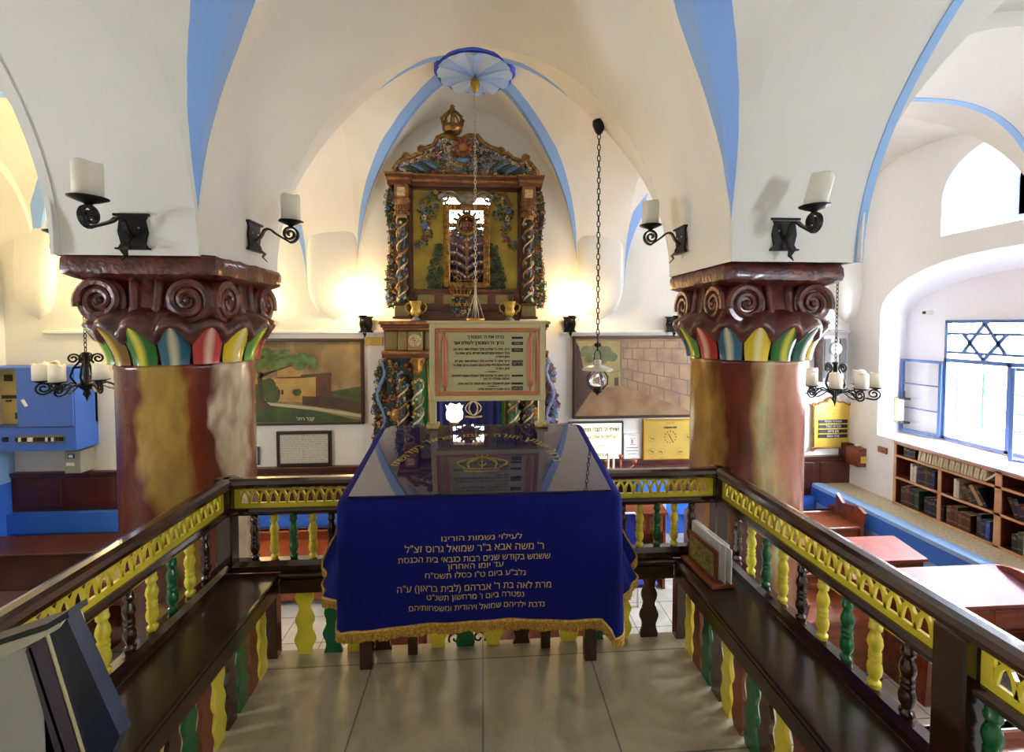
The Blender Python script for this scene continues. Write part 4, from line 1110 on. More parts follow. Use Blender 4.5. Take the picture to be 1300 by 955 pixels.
# --- lower tier
def Lx(px): return A(px,430).x
cor=MB()
for m,a,b,d in((ARKG,z(412),z(408),-.14),(BROWNG,z(416),z(412),-.11),(ARKG,z(419),z(416),-.08)):
    cor.use(m); x0=Lx(484)+(.14+d)*.5; cor.bb((x0,AY+d,a),(mirror(x0),AY+.2,b),.006)
cor.use(BROWNG); cor.bb((Lx(488),AY+.0,z(446)),(mirror(Lx(488)),AY+.22,z(419)))
for m,a,b,d in((ARKG,z(449),z(445),-.10),(BROWNG,z(454),z(449),-.07)):
    cor.use(m); cor.bb((Lx(486),AY+d,a),(mirror(Lx(486)),AY+.2,b),.006)
cor.build('lower_cornice',None,arkroot)
for s in(0,1):
    X=lambda x:(mirror(x) if s else x)
    def bbx(m,pa,pb,ya,yb,nm):
        b=MB(); b.use(m); x0,x1=sorted((X(Lx(pa)),X(Lx(pb)))); b.bb((x0,ya,z(444)),(x1,yb,z(421)),.005); b.build(nm,None,arkroot)
    bbx(MARB,490,505,AY-.02,AY+.05,'marbled_panel'); bbx(MARB,506,518,AY-.05,AY+.05,'marbled_panel'); bbx(MARB,519,537,AY-.08,AY+.05,'marbled_panel'); bbx(MARB,540,549,AY-.02,AY+.05,'marbled_panel')
    r=MB(); r.use(FG[4]); xc=X(Lx(528)); 
    for rr in(.062,.042,.02): r.tube([(xc+rr*cos(i*PI/10),AY-.085,z(432)+rr*sin(i*PI/10)) for i in range(20)],.007,5,closed=True)
    r.build('carved_rosette',None,arkroot)
    # twisted lower columns with gilt capitals
    for pc,cg in((531,True),(511,False)):
        xc=X(Lx(pc)); c=MB(); yy=AY-.04 if cg else AY+.02
        if cg:
            c.use(GOLD); c.lathe([(.05,z(476)),(.055,z(470)),(.062,z(462)),(.085,z(455)),(.085,z(453))],(xc,yy,0),14)
            for q in(-1,1): scroll(c,(xc+q*.05,yy-.07,z(459)),.028,0,q,.009,GOLD)
        c.use(FG[0] if cg else FG[5]); c.lathe([(.062,-.2),(.06,z(560)),(.052,z(500)),(.052,z(476))],(xc,yy,0),14)
        for ph,m in((0,FG[4]),(PI,FG[1])):
            c.use(m); c.tube([(xc+.056*cos(ph+i*.30),yy+.056*sin(ph+i*.30),.1+(z(478)-.1)*i/70) for i in range(71)],.011,5)
        rnd=random.Random(60+pc+s)
        for i in range(40):
            a=PI+rnd.uniform(.1,PI-.1); flower(c,(xc+.062*cos(a),yy+.062*sin(a),rnd.uniform(.3,z(480))),.018,rnd.choice([FG[2],FG[3],FG[0],FG[4]]),FG[1])
        c.build('twisted_column',None,arkroot)
    # carved infill and outer wing
    bkx0,bkx1=sorted((X(Lx(489)),X(Lx(540)))); 
    inf=MB(); inf.use(FG[5]); inf.bb((bkx0,AY+.06,FL+.3),(bkx1,AY+.2,z(455)))
    foliage(rectin(bkx0+.02,bkx1-.16,.3,z(458)),(bkx0,bkx1,.3,z(458)),AY+.05,90,.06,[4,4,1,3,1,2,1],71+s,inf,depth=.04); 
    inf.use(FG[1]); inf.lathe([(.075,0),(.08,.015),(.05,.04)],(X(Lx(503)),AY+.03,z(527)),18,axis=(0,-1,0)); inf.build('carved_infill',None,arkroot)
    wp=[(489,455),(482,458),(476,466),(473,480),(476,492),(471,505),(470,520),(474,535),(470,555),(471,580),(476,600),(489,620)]
    wpoly=[(X(Lx(490)),z(455))]+[(X(A(a,b).x),A(a,b).z) for a,b in wp]+[(X(Lx(490)),z(620))]
    wg=MB(); wg.use(FG[6] if s else FG[5]); wg.prism(wpoly,lambda a,b:Vector((a,AY+.12,b)),(0,.02,0)); xs=[p[0] for p in wpoly]; zs_=[p[1] for p in wpoly]
    foliage(poly_in(wpoly),(min(xs),max(xs),min(zs_),max(zs_)),AY+.11,150,.055,[2,5,1,4,3,1,4] if s else [5,4,1,3,1,5,.5],81+s,wg)
    sp=[Vector((X(Lx(481+5*sin(k*.55))),AY+.08,z(458+k*5.2))) for k in range(32)]
    wg.use(FG[6] if s else FG[2]); wg.tube(sp,.02,6); wg.build('foliage_wing',None,arkroot)
# body behind, steps and gilt rods beside the curtain
bd=MB(); bd.use(PEWD); bd.bb((Lx(489),AY+.1,FL),(Lx(545),AY+.25,z(455))); bd.bb((mirror(Lx(545)),AY+.1,FL),(mirror(Lx(489)),AY+.25,z(455))); bd.build('body',None,arkroot)
for s in(0,1):
    x=mirror(Lx(543)) if s else Lx(543); b=MB(); b.use(GOLD); b.tube([(x,AY-.02,.2),(x+.01,AY-.02,z(500)),(x-.01,AY-.02,z(458))],.012,6); b.build('gilt_rod',None,arkroot)
    x0,x1=(Lx(636),Lx(648)) if s else (mirror(Lx(648)),mirror(Lx(636)))
    b=MB(); b.use(GRN); b.bb((x0,AY+.02,-.3),(x1,AY+.06,z(456))); b.use(GOLD); b.bb((x1 if s else x0-.03,AY+.0,-.3),(x1+.03 if s else x0,AY+.07,z(456))); b.build('door_jamb',None,arkroot)
# curtain
cu=thing('ark_curtain','dark blue velvet curtain with an embroidered crown hanging in the ark','curtain',(CX,AY+.06,1.4))
m=MB(); m.use(mat('curtain_blue',(20,26,96),.8,var=.3,scale=5)); vs=[];fs=[]; x0,x1=Lx(548),mirror(Lx(548))
for i in range(61):
    x=x0+(x1-x0)*i/60
    for zz in(-.4,.4,1.38): vs.append((x,AY+.075+.018*sin(i*.8),zz))
m.add(vs,[(3*i+j,3*i+j+1,3*i+3+j+1,3*i+3+j) for i in range(60) for j in(0,1)],True); m.build('curtain_panel',None,cu)
m=MB(); m.use(FG[4]); cc=A(601,519,Y=AY+.04)
for q in(-1,1):
    for w_ in(.09,.05): m.tube([(cc.x+q*w_*sin(PI*t)**.8,cc.y,cc.z-.08+.17*t) for t in [i/12 for i in range(13)]],.008,5)
m.tube([(cc.x-.1,cc.y,cc.z-.09),(cc.x,cc.y,cc.z-.10),(cc.x+.1,cc.y,cc.z-.09)],.012,5); m.build('embroidered_crown',None,cu)
m=MB(); m.use(FG[4]); 
merge(m,text(None,'כ ת',.12,lambda a,b:Vector((cc.x+.0+a,cc.y+.01,cc.z+.13+b)),FG[4],None)); m.build('embroidered_letters',None,cu)
# crowned emblem, two urns
em=thing('crowned_emblem','carved crowned shield with gold lettering standing on the ark ledge','carving',(A(585,405,Y=AY-.06).x,AY-.06,z(408)))
ex=A(585,400,Y=AY-.06).x; ey=AY-.06; zz=lambda py:at(585,py,Y=ey).z
m=MB(); m.use(FG[5]); sh=[(ex-.10,zz(402)),(ex-.12,zz(395)),(ex-.09,zz(388)),(ex-.10,zz(381)),(ex-.08,zz(376)),(ex+.08,zz(376)),(ex+.10,zz(381)),(ex+.09,zz(388)),(ex+.12,zz(395)),(ex+.10,zz(402))]
m.prism(sh,lambda a,b:Vector((a,ey+.02,b)),(0,.03,0)); foliage(poly_in(sh),(ex-.12,ex+.12,zz(402),zz(377)),ey+.015,45,.035,[4,3,2,1,2,1,0],91,m,depth=.012); m.build('shield',None,em)
m=MB(); m.use(mat('lettering_gold',(220,160,50),.35,metal=.2)); merge(m,text(None,'כתר תורה',.055,lambda a,b:Vector((ex+a,ey-.012,zz(387)+b)),m.mats[0],None,bold=.002)); m.build('lettering',None,em)
m=MB(); m.use(GOLD); m.lathe([(.085,zz(377)),(.10,zz(374))],(ex,ey+.03,0),16)
for k in range(9): a=PI+PI*k/8; m.tube([(ex+.09*cos(a),ey+.03+.05*sin(a),zz(375)),(ex+.12*cos(a),ey+.03+.06*sin(a),zz(368))],[.014,.006],5); m.sph((ex+.12*cos(a),ey+.03+.06*sin(a),zz(367)),.011,6,4)
m.build('crown',None,em)
m=MB(); m.use(BROWNG); m.bb((ex-.13,ey-.03,z(408)-.0),(ex+.13,ey+.06,zz(402)),.008); m.build('foot',None,em)
UG=mat('urn_yellow_gold',(178,150,60),.35,metal=.35,rgb2=(120,92,30),scale=20)
def urn(px,label):
    y=AY-.07; x=at(px,395,Y=y).x; b=z(408); u=thing('gilt_urn',label,'urn',(x,y,b),0,None); 
    m=MB(); m.use(mat('grey_foot',(110,112,100),.5)); m.lathe([(.055,b),(.058,b+.015),(.03,b+.04),(.025,b+.055)],(x,y,0),16); m.build('foot',None,u)
    m=MB(); m.use(UG); m.lathe([(.025,b+.05),(.055,b+.075),(.062,b+.11),(.05,b+.14),(.048,b+.15),(.062,b+.175),(.062,b+.20),(.072,b+.215),(.07,b+.222),(.05,b+.222)],(x,y,0),20); m.build('bowl',None,u)
    for q in(-1,1):
        m=MB(); m.use(UG); m.tube([(x+q*.05,y,b+.185),(x+q*.09,y,b+.20),(x+q*.115,y,b+.17),(x+q*.105,y,b+.12),(x+q*.06,y,b+.09),(x+q*.08,y,b+.075)],.009,6); m.build('handle',None,u)
    m=MB(); m.use(IRON)
    for dx,dz in((-.03,.12),(.01,.14),(.035,.11)): m.tube([(x,y,b+.2),(x+dx,y,b+.2+dz)],.003,4); m.sph((x+dx,y,b+.2+dz),.006,5,4)
    m.build('finial',None,u)
urn(528,'gilt two-handled urn on the left end of the ark ledge'); urn(647,'gilt two-handled urn on the right end of the ark ledge, beside the board top')
# ceiling rosette and hanging oil lamp
RZ=4.17; rc=Vector((-.065,4.43,RZ))
ro=thing('ceiling_rosette','blue twelve-petalled painted plaster rosette at the crown of the vault','rosette',rc)
m=MB(); m.use(mat('rosette_edge_blue',(60,90,214),.6)); vs=[];fs=[]; n=144; rows=[]
def rr(a,k): return k*(.36+.018*abs(cos(6*a)))
m.add([(rc.x+ (rr(2*PI*i/n,1)+.02)*cos(2*PI*i/n),rc.y+(rr(2*PI*i/n,1)+.02)*sin(2*PI*i/n),RZ+dz) for dz in(0,.06) for i in range(n)],[tuple(range(n))]+[(i,i+n,(i+1)%n+n,(i+1)%n) for i in range(n)]); m.build('edge',None,ro)
for k in range(12):
    m=MB(); m.use(mat('rosette_petal',(150,180,232),.65) if k%2 else mat('rosette_petal_pale',(178,200,238),.65)); a0=2*PI*k/12; da=PI/12; R0=.35
    p=lambda a,r,zz:(rc.x+r*cos(a),rc.y+r*sin(a),zz)
    vs=[p(a0,.02,RZ-.05),p(a0-da,.03,RZ-.02),p(a0+da,.03,RZ-.02),p(a0-da,R0-.0,RZ-.006),p(a0+da,R0,RZ-.006),p(a0,R0+.0,RZ-.045),p(a0-da*.5,R0+.02,RZ-.02),p(a0+da*.5,R0+.02,RZ-.02)]
    m.add(vs,[(0,5,6,3,1),(0,2,4,7,5),(3,6,5,7,4)]); m.build('petal',None,ro)
lampY=rc.y
hl=thing('hanging_oil_lamp','small brass bowl lamp hanging on a long thin chain from the ceiling rosette','hanging lamp',(rc.x,rc.y,RZ-.05))
bot=at(612,408,Y=lampY-.0).z
m=MB(); m.use(mat('brass',(176,140,70),.3,metal=.8)); m.lathe([(.02,RZ-.05),(.045,RZ-.07),(.05,RZ-.11),(.03,RZ-.17),(.012,RZ-.19)],(rc.x,rc.y,0),16); m.build('ceiling_cup',None,hl)
m=MB(); m.use(mat('pale_chain',(190,184,170),.4,metal=.5)); chain(m,(rc.x,rc.y,RZ-.18),(rc.x,rc.y,bot+.34),link=.05,r=.0035,w=.011); m.tube([(rc.x,rc.y,bot+.36),(rc.x,rc.y,bot+.02)],.012,6); m.build('chain',None,hl)
m=MB(); m.use(MATS['brass']); m.lathe([(.02,bot-.03),(.06,bot-.02),(.085,bot+.0),(.095,bot+.03),(.088,bot+.03),(.07,bot+.005)],(rc.x,rc.y,0),20); m.build('bowl',None,hl)
for k in range(4): 
    m=MB(); m.use(MATS['pale_chain']); a=k*PI/2+.4; m.tube([(rc.x+.09*cos(a),rc.y+.09*sin(a),bot+.03),(rc.x,rc.y,bot+.30)],.003,4); m.build('stay_chain',None,hl)

# dark board added to dim the lower part of the window behind the ark
m=MB(); m.use(mat('dark_purple_backing',(58,40,64),.2)); m.bb((-.5,YB1+.10,2.1),(.13,YB1+.13,2.86)); 
m.use(mat('window_lead',(60,56,60),.4,metal=.5))
for i in range(1,4): m.bb((-.5+.63*i/4-.008,YB1+.09,2.1),(-.5+.63*i/4+.008,YB1+.12,3.3))
for i in range(1,5): m.bb((-.5,YB1+.09,2.1+.24*i-.008),(.13,YB1+.12,2.1+.24*i+.008))
struct(m.build('window_2'))
# ================================================================ wrought iron sconces
def sconce(label,loc,rz,reach=.27,rc=.068,hc=.185,tilt=0,lit=False,group=None,drop=.0):
    """local frame: wall plane y=0, the arm reaches towards -y"""
    t=thing('wall_sconce',label,'sconce',loc,rz,group)
    def bld(m,n,mm=IRON,par=None): return m.build(n,mm,par or t,world=False)
    m=MB(); m.use(IRON)
    pl=[(-.07,.075),(.07,.075),(.055,.05),(.062,.0),(.05,-.05),(.066,-.075),(-.066,-.075),(-.05,-.05),(-.062,0),(-.055,.05)]
    m.prism(pl,lambda a,b:Vector((a*1.2,-.001,b*1.2)),(0,-.014,0)); m.box((0,-.012,.087),(.175,.03,.013)); m.box((0,-.012,-.088),(.165,.026,.010))
    bld(m,'backplate')
    for x,z in((-.035,.02),(.035,.02)): 
        m=MB(); m.use(mat('rivet',(190,186,176),.3,metal=.8)); m.sph((x,-.017,z),.006,6,4); bld(m,'rivet')
    m=MB(); m.use(IRON); R=reach
    pts=[(0,-.015,-.03),(0,-.05,.0),(0,-.075,.045),(0,-.11,.05),(0,-.15,.02),(0,-R+.02,-.028)]
    P=[]
    for i in range(25):   # smooth
        u=i/24*(len(pts)-1); k=min(int(u),len(pts)-2); f=u-k; p0=pts[max(0,k-1)];p1=pts[k];p2=pts[k+1];p3=pts[min(len(pts)-1,k+2)]
        P.append(tuple(.5*((2*p1[j])+(-p0[j]+p2[j])*f+(2*p0[j]-5*p1[j]+4*p2[j]-p3[j])*f*f+(-p0[j]+3*p1[j]-3*p2[j]+p3[j])*f**3) for j in range(3)))
    P+= [tuple(v) for v in spiral((0,-R+.015,.022),(0,-1,0),(0,0,1),.055,.010,-PI/2,1.9,36)]
    m.ribbon(P,.024,.012,(1,0,0)); bld(m,'scroll_arm')
    m=MB(); m.use(IRON); m.ribbon([(0,-.02,-.03),(0,-.045,-.06),(0,-.05,-.085),(.0,-.075,-.105),(0,-.06,-.13),(0,-.09,-.16)],[.012,.016,.03,.04,.022,.003],.005,(1,0,0)); bld(m,'leaf_tail')
    z0=.085; rd=rc*1.3
    m=MB(); m.use(IRON); m.lathe([(.012,z0-.018),(.018,z0-.008),(.04,z0+.0),(rd,z0+.016),(rd+.002,z0+.02),(.04,z0+.012),(.0,z0+.012)],(0,-R+.01,0),22); bld(m,'drip_dish')
    m=MB(); cm=CANDLE if not lit else mat('lit_candle_shade',(255,214,140),.5,emis=9); m.use(cm)
    if hc:
        Rm=Matrix.Rotation(tilt,3,'Y'); base=Vector((0,-R+.01,z0+.014)); o=len(m.v)
        m.lathe([(rc,0),(rc*.99,hc*.5),(rc,hc-.012),(rc*.94,hc-.004),(rc*.8,hc-.012),(.0,hc-.02)],(0,0,0),22,fn=lambda a,r,z:(r*cos(a),r*sin(a),z+(.005*sin(a*3) if z>hc*.9 and r>.04 else 0)))
        for i in range(o,len(m.v)): m.v[i]=Rm@m.v[i]+base
        bld(m,'candle')
    return t
YF=YN-.004
sconce('wrought iron scroll sconce with cream candle on the front of the left pier',(-1.83,YF,2.19),0,.28,.058,.17)
sconce('wrought iron scroll sconce on the right-hand side of the left pier, against the bright arch',(-1.478,2.98,2.27),PI/2,.25,.058,.175)
sconce('wrought iron scroll sconce on the left-hand side of the right pier, against the bright arch',(1.415,3.06,2.30),-PI/2,.24,.058,.175)
sconce('wrought iron sconce with leaning candle on the front of the right pier',(1.75,YF,2.225),0,.25,.055,.175,tilt=.25)
sconce('wrought iron sconce on the outer side of the left pier, only its dish showing',(-XO+.0,2.76,2.14),-PI/2,.25,.058,.17)
for px,lab,lit in((463,'lit iron sconce on the back wall, left of the ark',1),(719,'lit iron sconce on the back wall, right of the ark',1),(333,'iron sconce over the left painting, half hidden by the left column',0),(848,'iron sconce over the right painting, half hidden by the right column',0)):
    p=at(px+3,412,Y=YB1); sconce(lab,(p.x,YB1-.04,p.z),0,.15,.035,.11 if lit or px==333 else 0,lit=bool(lit) or px==333)
for x,z,pw in((-1.40,1.98,16),(1.06,1.98,13),(-2.62,1.98,10)): lamp('sconce_light',(x,YB1-.22,z),pw,(1,.66,.28),.05)
# more lit sconces in the left bay, behind the column and out of the frame
for x,y,z,pw in((-3.9,YB1-.3,2.3,38),(-4.6,3.0,2.6,14)): lamp('sconce_light',(x,y,z),pw,(1,.78,.36),.08)
sconce('lit iron sconce on the back wall hidden behind the left column',(-3.9,YB1-.005,2.05),0,.15,.035,.11,lit=True)
# ================================================================ chandeliers
def chandelier(px,label,Yc,ceil,hub_py,n=8,ph=.2):
    c=at(px,hub_py,Y=Yc); t=thing('iron_chandelier',label,'chandelier',(c.x,c.y,c.z))
    m=MB(); m.use(IRON); chain(m,(c.x,c.y,c.z+.30),(c.x,c.y,ceil),link=.05,r=.004,w=.011); m.lathe([(.04,ceil),(.03,ceil-.04),(.01,ceil-.06)],(c.x,c.y,0),12); m.build('chain',None,t)
    m=MB(); m.use(IRON); m.lathe([(.01,c.z+.30),(.035,c.z+.29),(.02,c.z+.27),(.02,c.z+.05),(.05,c.z+.02),(.09,c.z+.0),(.05,c.z-.02),(.02,c.z-.05),(.03,c.z-.08),(.012,c.z-.11),(.002,c.z-.15)],(c.x,c.y,0),12); m.build('stem',None,t)
    for k in range(4):
        a=ph+k*PI/2; d=Vector((cos(a),sin(a),0)); m=MB(); m.use(IRON)
        pts=[Vector((c.x,c.y,c.z+.01))+d*.07+Vector((0,0,0)),Vector((c.x,c.y,c.z+.08))+d*.11,Vector((c.x,c.y,c.z+.16))+d*.085,Vector((c.x,c.y,c.z+.22))+d*.04]
        pts+=spiral(Vector((c.x,c.y,c.z+.24))+d*.085,d,(0,0,1),.045,.01,PI,-1.5,20)
        m.tube(pts,.009,5); m.build('crest_scroll',None,t)
    for k in range(n):
        a=ph+2*PI*k/n; d=Vector((cos(a),sin(a),0)); R=.35 if k%2 else .31; b=Vector((c.x,c.y,c.z)); zc=.03+(.03 if k%2 else 0); m=MB(); m.use(IRON)
        pts=[b+d*.08,b+d*.14+Vector((0,0,.02)),b+d*.19+Vector((0,0,0)),b+d*.24+Vector((0,0,-.045))]+spiral(b+d*(R-.045)+Vector((0,0,-.0)),d,(0,0,1),.055,.012,-PI/2,1.7,24)
        m.tube(pts,.0085,5); m.ribbon([b+d*.10,b+d*.16+Vector((0,0,-.035)),b+d*.21+Vector((0,0,-.05)),b+d*.26+Vector((0,0,-.04))],[.01,.02,.035,.003],.004,Vector((0,0,1)).cross(d))
        ar=m.build('arm',None,t)
        q=b+d*(R-.03)+Vector((0,0,.052)); m=MB(); m.use(IRON); m.lathe([(.01,-.01),(.03,0),(.068,.014),(.07,.018),(0,.012)],q,16); m.build('drip_dish',None,ar)
        m=MB(); m.use(CANDLE); m.lathe([(.055,.012),(.055,.15),(.048,.158),(.03,.15),(0,.148)],q,16,fn=lambda a,r,z:(r*cos(a),r*sin(a),z+(.008*sin(a*3+k) if z>.14 else 0))); m.build('candle',None,ar)
    return t
chandelier(110,'black iron chandelier with cream candles in front of the blue cabinet',4.2,3.5,489,7,.35)
chandelier(1060,'black iron chandelier with cream candles between the right column and the window',4.2,3.6,497,8,.1)
# hanging lantern
yy=3.62
p=at(761,104,Y=yy); t_=(yy-YB0)/(YB1-YB0); v=(yy-4.5)/(1.18 if yy<4.5 else .8); u=(p.x-(-.02-.135*t_))/(1.46+(1.305-1.46)*t_)
LY=yy; top=at(761,104,Y=LY); top.z=ark_H(u,v,min(abs(u),abs(v)))-.02
lx=top.x; lz=lambda py:at(761,py,Y=LY).z
t=thing('hanging_lantern','small glass lantern with round shade hanging on a long black chain before the right painting','lantern',(lx,LY,top.z))
m=MB(); m.use(IRON); m.lathe([(.055,top.z+.02),(.055,top.z-.01),(.03,top.z-.07),(.012,top.z-.09)],(lx,LY,0),16); m.build('ceiling_cup',None,t)
m=MB(); m.use(IRON); chain(m,(lx,LY,lz(432)),(lx,LY,top.z-.08),link=.055,r=.0042,w=.013); m.build('chain',None,t)
m=MB(); m.use(IRON); 
for dx in(-.012,.012): m.lathe([(.012,-.004),(.018,0),(.012,.004)],(lx+dx,LY,lz(438)),10,axis=(0,1,0))
m.tube([(lx,LY,lz(433)),(lx,LY,lz(445))],.008,6)
W=.028
m.tube([(lx-W,LY,lz(466)),(lx-W,LY,lz(450)),(lx-W*.5,LY,lz(445)),(lx+W*.5,LY,lz(445)),(lx+W,LY,lz(450)),(lx+W,LY,lz(466))],.005,5); m.build('hanger',None,t)
m=MB(); m.use(mat('lantern_shade_grey',(196,196,190),.3,metal=.6)); z4=lz(468); m.lathe([(.13,z4-.012),(.125,z4),(.06,z4+.022),(.03,z4+.03),(.03,z4+.07),(.02,z4+.075)],(lx,LY,0),24,cap=False); m.build('shade',None,t)
m=MB(); m.use(GLASS); zb=lz(495); m.lathe([(.03,zb),(.062,zb+.05),(.068,zb+.08),(.04,zb+.15),(.032,zb+.17)],(lx,LY,0),20,cap=False); m.build('globe',None,t)
m=MB(); m.use(IRON); m.lathe([(.002,zb-.05),(.012,zb-.035),(.04,zb-.015),(.045,zb),(.03,zb+.012),(.02,zb+.04)],(lx,LY,0),14)
for q in(-1,1): m.tube([(lx+q*.04,LY,zb),(lx+q*.085,LY,zb+.05),(lx+q*.088,LY,zb+.11),(lx+q*.05,LY,zb+.16)],.006,5)
m.build('cage',None,t)
# ================================================================ board of blessings on the table
by=2.45; b0=at(545,410,Y=by); b1=at(692,508,Y=by); t=thing('blessings_board','framed tan board of Hebrew blessings standing on posts on the table back edge','board',((b0.x+b1.x)/2,by,1.13))
FRC=mat('board_frame_cream',(184,168,118),.4,var=.08); FRW=mat('board_frame_wood',(172,100,56),.35,rgb2=(160,92,50),scale=8,stretch=(1,1,6)); FLD=mat('board_field',(172,160,116),.5,var=.06,scale=3)
def frame(mb,x0,x1,z0,z1,w,y0,y1,bev=.003):
    mb.bb((x0,y0,z0),(x0+w,y1,z1),bev); mb.bb((x1-w,y0,z0),(x1,y1,z1),bev); mb.bb((x0+w,y0,z0),(x1-w,y1,z0+w),bev); mb.bb((x0+w,y0,z1-w),(x1-w,y1,z1),bev)
X0,X1,Z1,Z0=b0.x,b1.x,b0.z,b1.z
m=MB(); m.use(FRC); frame(m,X0,X1,Z0,Z1,.03,by-.012,by+.02); m.bb((X0-.012,by-.018,Z1-.004),(X1+.012,by+.026,Z1+.012),.003)
m.build('outer_frame',None,t)
m=MB(); m.use(FRW); frame(m,X0+.03,X1-.03,Z0+.03,Z1-.03,.022,by-.008,by+.015); m.build('inner_frame',None,t)
m=MB(); m.use(FLD); m.bb((X0+.05,by+.0,Z0+.05),(X1-.05,by+.01,Z1-.05)); m.build('field',None,t)
for s,xx in((0,X0+.083),(1,X1-.083)):
    m=MB(); m.use(FRW); m.lathe([(.006,Z0+.055),(.007,Z0+.075),(.014,Z0+.08),(.018,Z0+.1),(.018,Z1-.1),(.014,Z1-.08),(.007,Z1-.075),(.006,Z1-.055)],(xx,by+.002,0),12); m.build('scroll_roller',None,t)
rows=["ברכו את ה' המבורך","ברוך ה' המבורך לעולם ועד","ברוך אתה ה' אלהינו מלך העולם אשר בחר בנו","מכל העמים ונתן לנו את תורתו. ברוך אתה ה'","נותן התורה","ברוך אתה ה' אלהינו מלך העולם אשר נתן לנו","תורת אמת וחיי עולם נטע בתוכנו. ברוך אתה ה'","נותן התורה","ברוך אתה ה' אלהינו מלך העולם הגומל לחייבים","טובות, שגמלני כל טוב","אמן. מי שגמלך טוב הוא יגמלך כל טוב סלה","ברוך שפטרני מענשו שלזה"]
ys=[428,435.5,443.5,448.5,453,458.5,463.5,468,477,481,487,494]
for s,py in zip(rows,ys):
    big=.026 if py<437 else .0185; p=at(647 if py>437 else 640,py,Y=by-.002)
    m=text('board_line',s,big,lambda a,b:Vector((p.x+a*(.98 if py<437 else .90),by-.003,p.z+b)),BLACK,t,align='RIGHT',bold=.0003)
for py,h,s in((429,3,'קהל'),(436,4,'העולה'),(444.5,5,'ברכה'),(461,7,'אחרונה'),(477,2.5,'הגומל'),(487,2.5,'קהל'),(493,5,'אב הבן')):
    p=at(657,py,Y=by); m=MB(); m.use(BLACK); hh=h/F*by*.5; m.bb((p.x-.032,by-.004,p.z-hh),(p.x+.030,by+.001,p.z+hh)); lb=m.build('heading_plate',None,t)
    if h>3.5: text('heading',s,hh*1.6,lambda a,b:Vector((p.x+a,by-.005,p.z+b)),FLD,lb)
for py in(472,490.5):
    p=at(625,py,Y=by); m=MB(); m.use(BLACK); m.add([(p.x-.05,by-.003,p.z),(p.x,by-.003,p.z-.003),(p.x+.05,by-.003,p.z),(p.x,by-.003,p.z+.003)],[(0,1,2,3)]); m.build('rule',None,t)
BRK=mat('bracket_marble_gold',(186,160,100),.35,rgb2=(120,96,50),scale=30)
for xx in(X0+.018,X1-.02):
    m=MB(); m.use(FRC); m.box((xx,by+.004,(Z0+1.13)/2),(.036,.03,Z0-1.13),bev=.003); m.build('post',None,t)
    m=MB(); m.use(BRK); m.bb((xx-.035,by-.03,tz(by-.03)+.022),(xx+.035,by+.045,tz(by)+.045),.006); m.build('bracket',None,t)
# tulip lamp in front of the ark
LPY=4.3; p=at(577,525,Y=LPY); t=thing('tulip_table_lamp','lit frosted tulip-shaded lamp on a stand before the ark curtain','lamp',(p.x,LPY,FL))
m=MB(); m.use(mat('lamp_brass',(150,120,66),.3,metal=.7)); m.lathe([(.14,FL),(.14,FL+.02),(.03,FL+.05),(.018,FL+.1),(.018,p.z-.12),(.04,p.z-.10),(.05,p.z-.08)],(p.x,LPY,0),16); m.build('stand',None,t)
m=MB(); m.use(mat('frosted_glow',(255,236,190),.4,emis=2.6)); m.lathe([(.035,p.z-.085),(.075,p.z-.05),(.08,p.z+.0),(.068,p.z+.04),(.084,p.z+.075)],(p.x,LPY,0),24,fn=lambda a,r,z:(r*cos(a)*(1+.05*cos(6*a)),r*sin(a)*(1+.05*cos(6*a)),z+(.014*cos(6*a) if z>p.z+.05 else 0))); m.build('shade',None,t)
lamp('lamp_light',(p.x,LPY-.15,p.z+.12),9,(1,.8,.5),.06)
# ================================================================ paintings
def canvas_layer(mb,m,pts,Yp,lay):
    mb.use(m); v=[at(a,b,Y=Yp) for a,b in pts]; mb.add([(q.x,Yp-.0012*lay,q.z) for q in v],[tuple(range(len(v)))])
def blob(mb,m,px,py,rx,ry,Yp,lay,seed=0):
    r=random.Random(seed); canvas_layer(mb,m,[(px+rx*cos(2*PI*i/14)*r.uniform(.85,1.12),py+ry*sin(2*PI*i/14)*r.uniform(.85,1.12)) for i in range(14)],Yp,lay)
PF=mat('painting_frame',(60,36,22),.4)
def painting(name,label,x0,x1,z0,z1,bg):
    t=thing(name,label,'painting',((x0+x1)/2,YB1,(z0+z1)/2)); m=MB(); m.use(PF); frame(m,x0,x1,z0,z1,.035,YB1-.045,YB1-.002,.006); m.build('frame',None,t)
    m=MB(); m.use(bg); m.bb((x0+.03,YB1-.028,z0+.03),(x1-.03,YB1-.004,z1-.03)); return t,m
PYP=YB1-.029
t,m=painting('landscape_painting','dark framed painting of a domed stone building behind a spreading tree and lawn',-3.05,-1.385,.535,1.545,mat('paint_tan',(150,126,84),.6,rgb2=(92,74,46),scale=2.2,distort=1.5))
gd=[mat('paint_olive',(74,86,40),.6,rgb2=(48,60,30),scale=8),mat('paint_leaf',(96,124,62),.6,rgb2=(52,78,42),scale=14),mat('paint_ochre',(178,144,80),.6,rgb2=(150,116,62),scale=6),mat('paint_darkred',(104,54,36),.6,rgb2=(80,44,30),scale=6),mat('paint_path',(176,168,138),.6),mat('paint_lawn',(66,88,40),.6,rgb2=(40,58,28),scale=5),mat('paint_umber',(84,62,38),.6,rgb2=(54,42,26),scale=5)]
canvas_layer(m,gd[0],[(405,500),(460,490),(460,528),(405,512)],PYP,1)
canvas_layer(m,gd[2],[(322,481),(352,479),(402,478),(402,512),(322,508)],PYP,1)
canvas_layer(m,gd[2],[(352,468),(375,462),(385,470),(385,480),(352,480)],PYP,1)
canvas_layer(m,gd[6],[(384,503),(430,505),(458,512),(458,524),(384,514)],PYP,2)
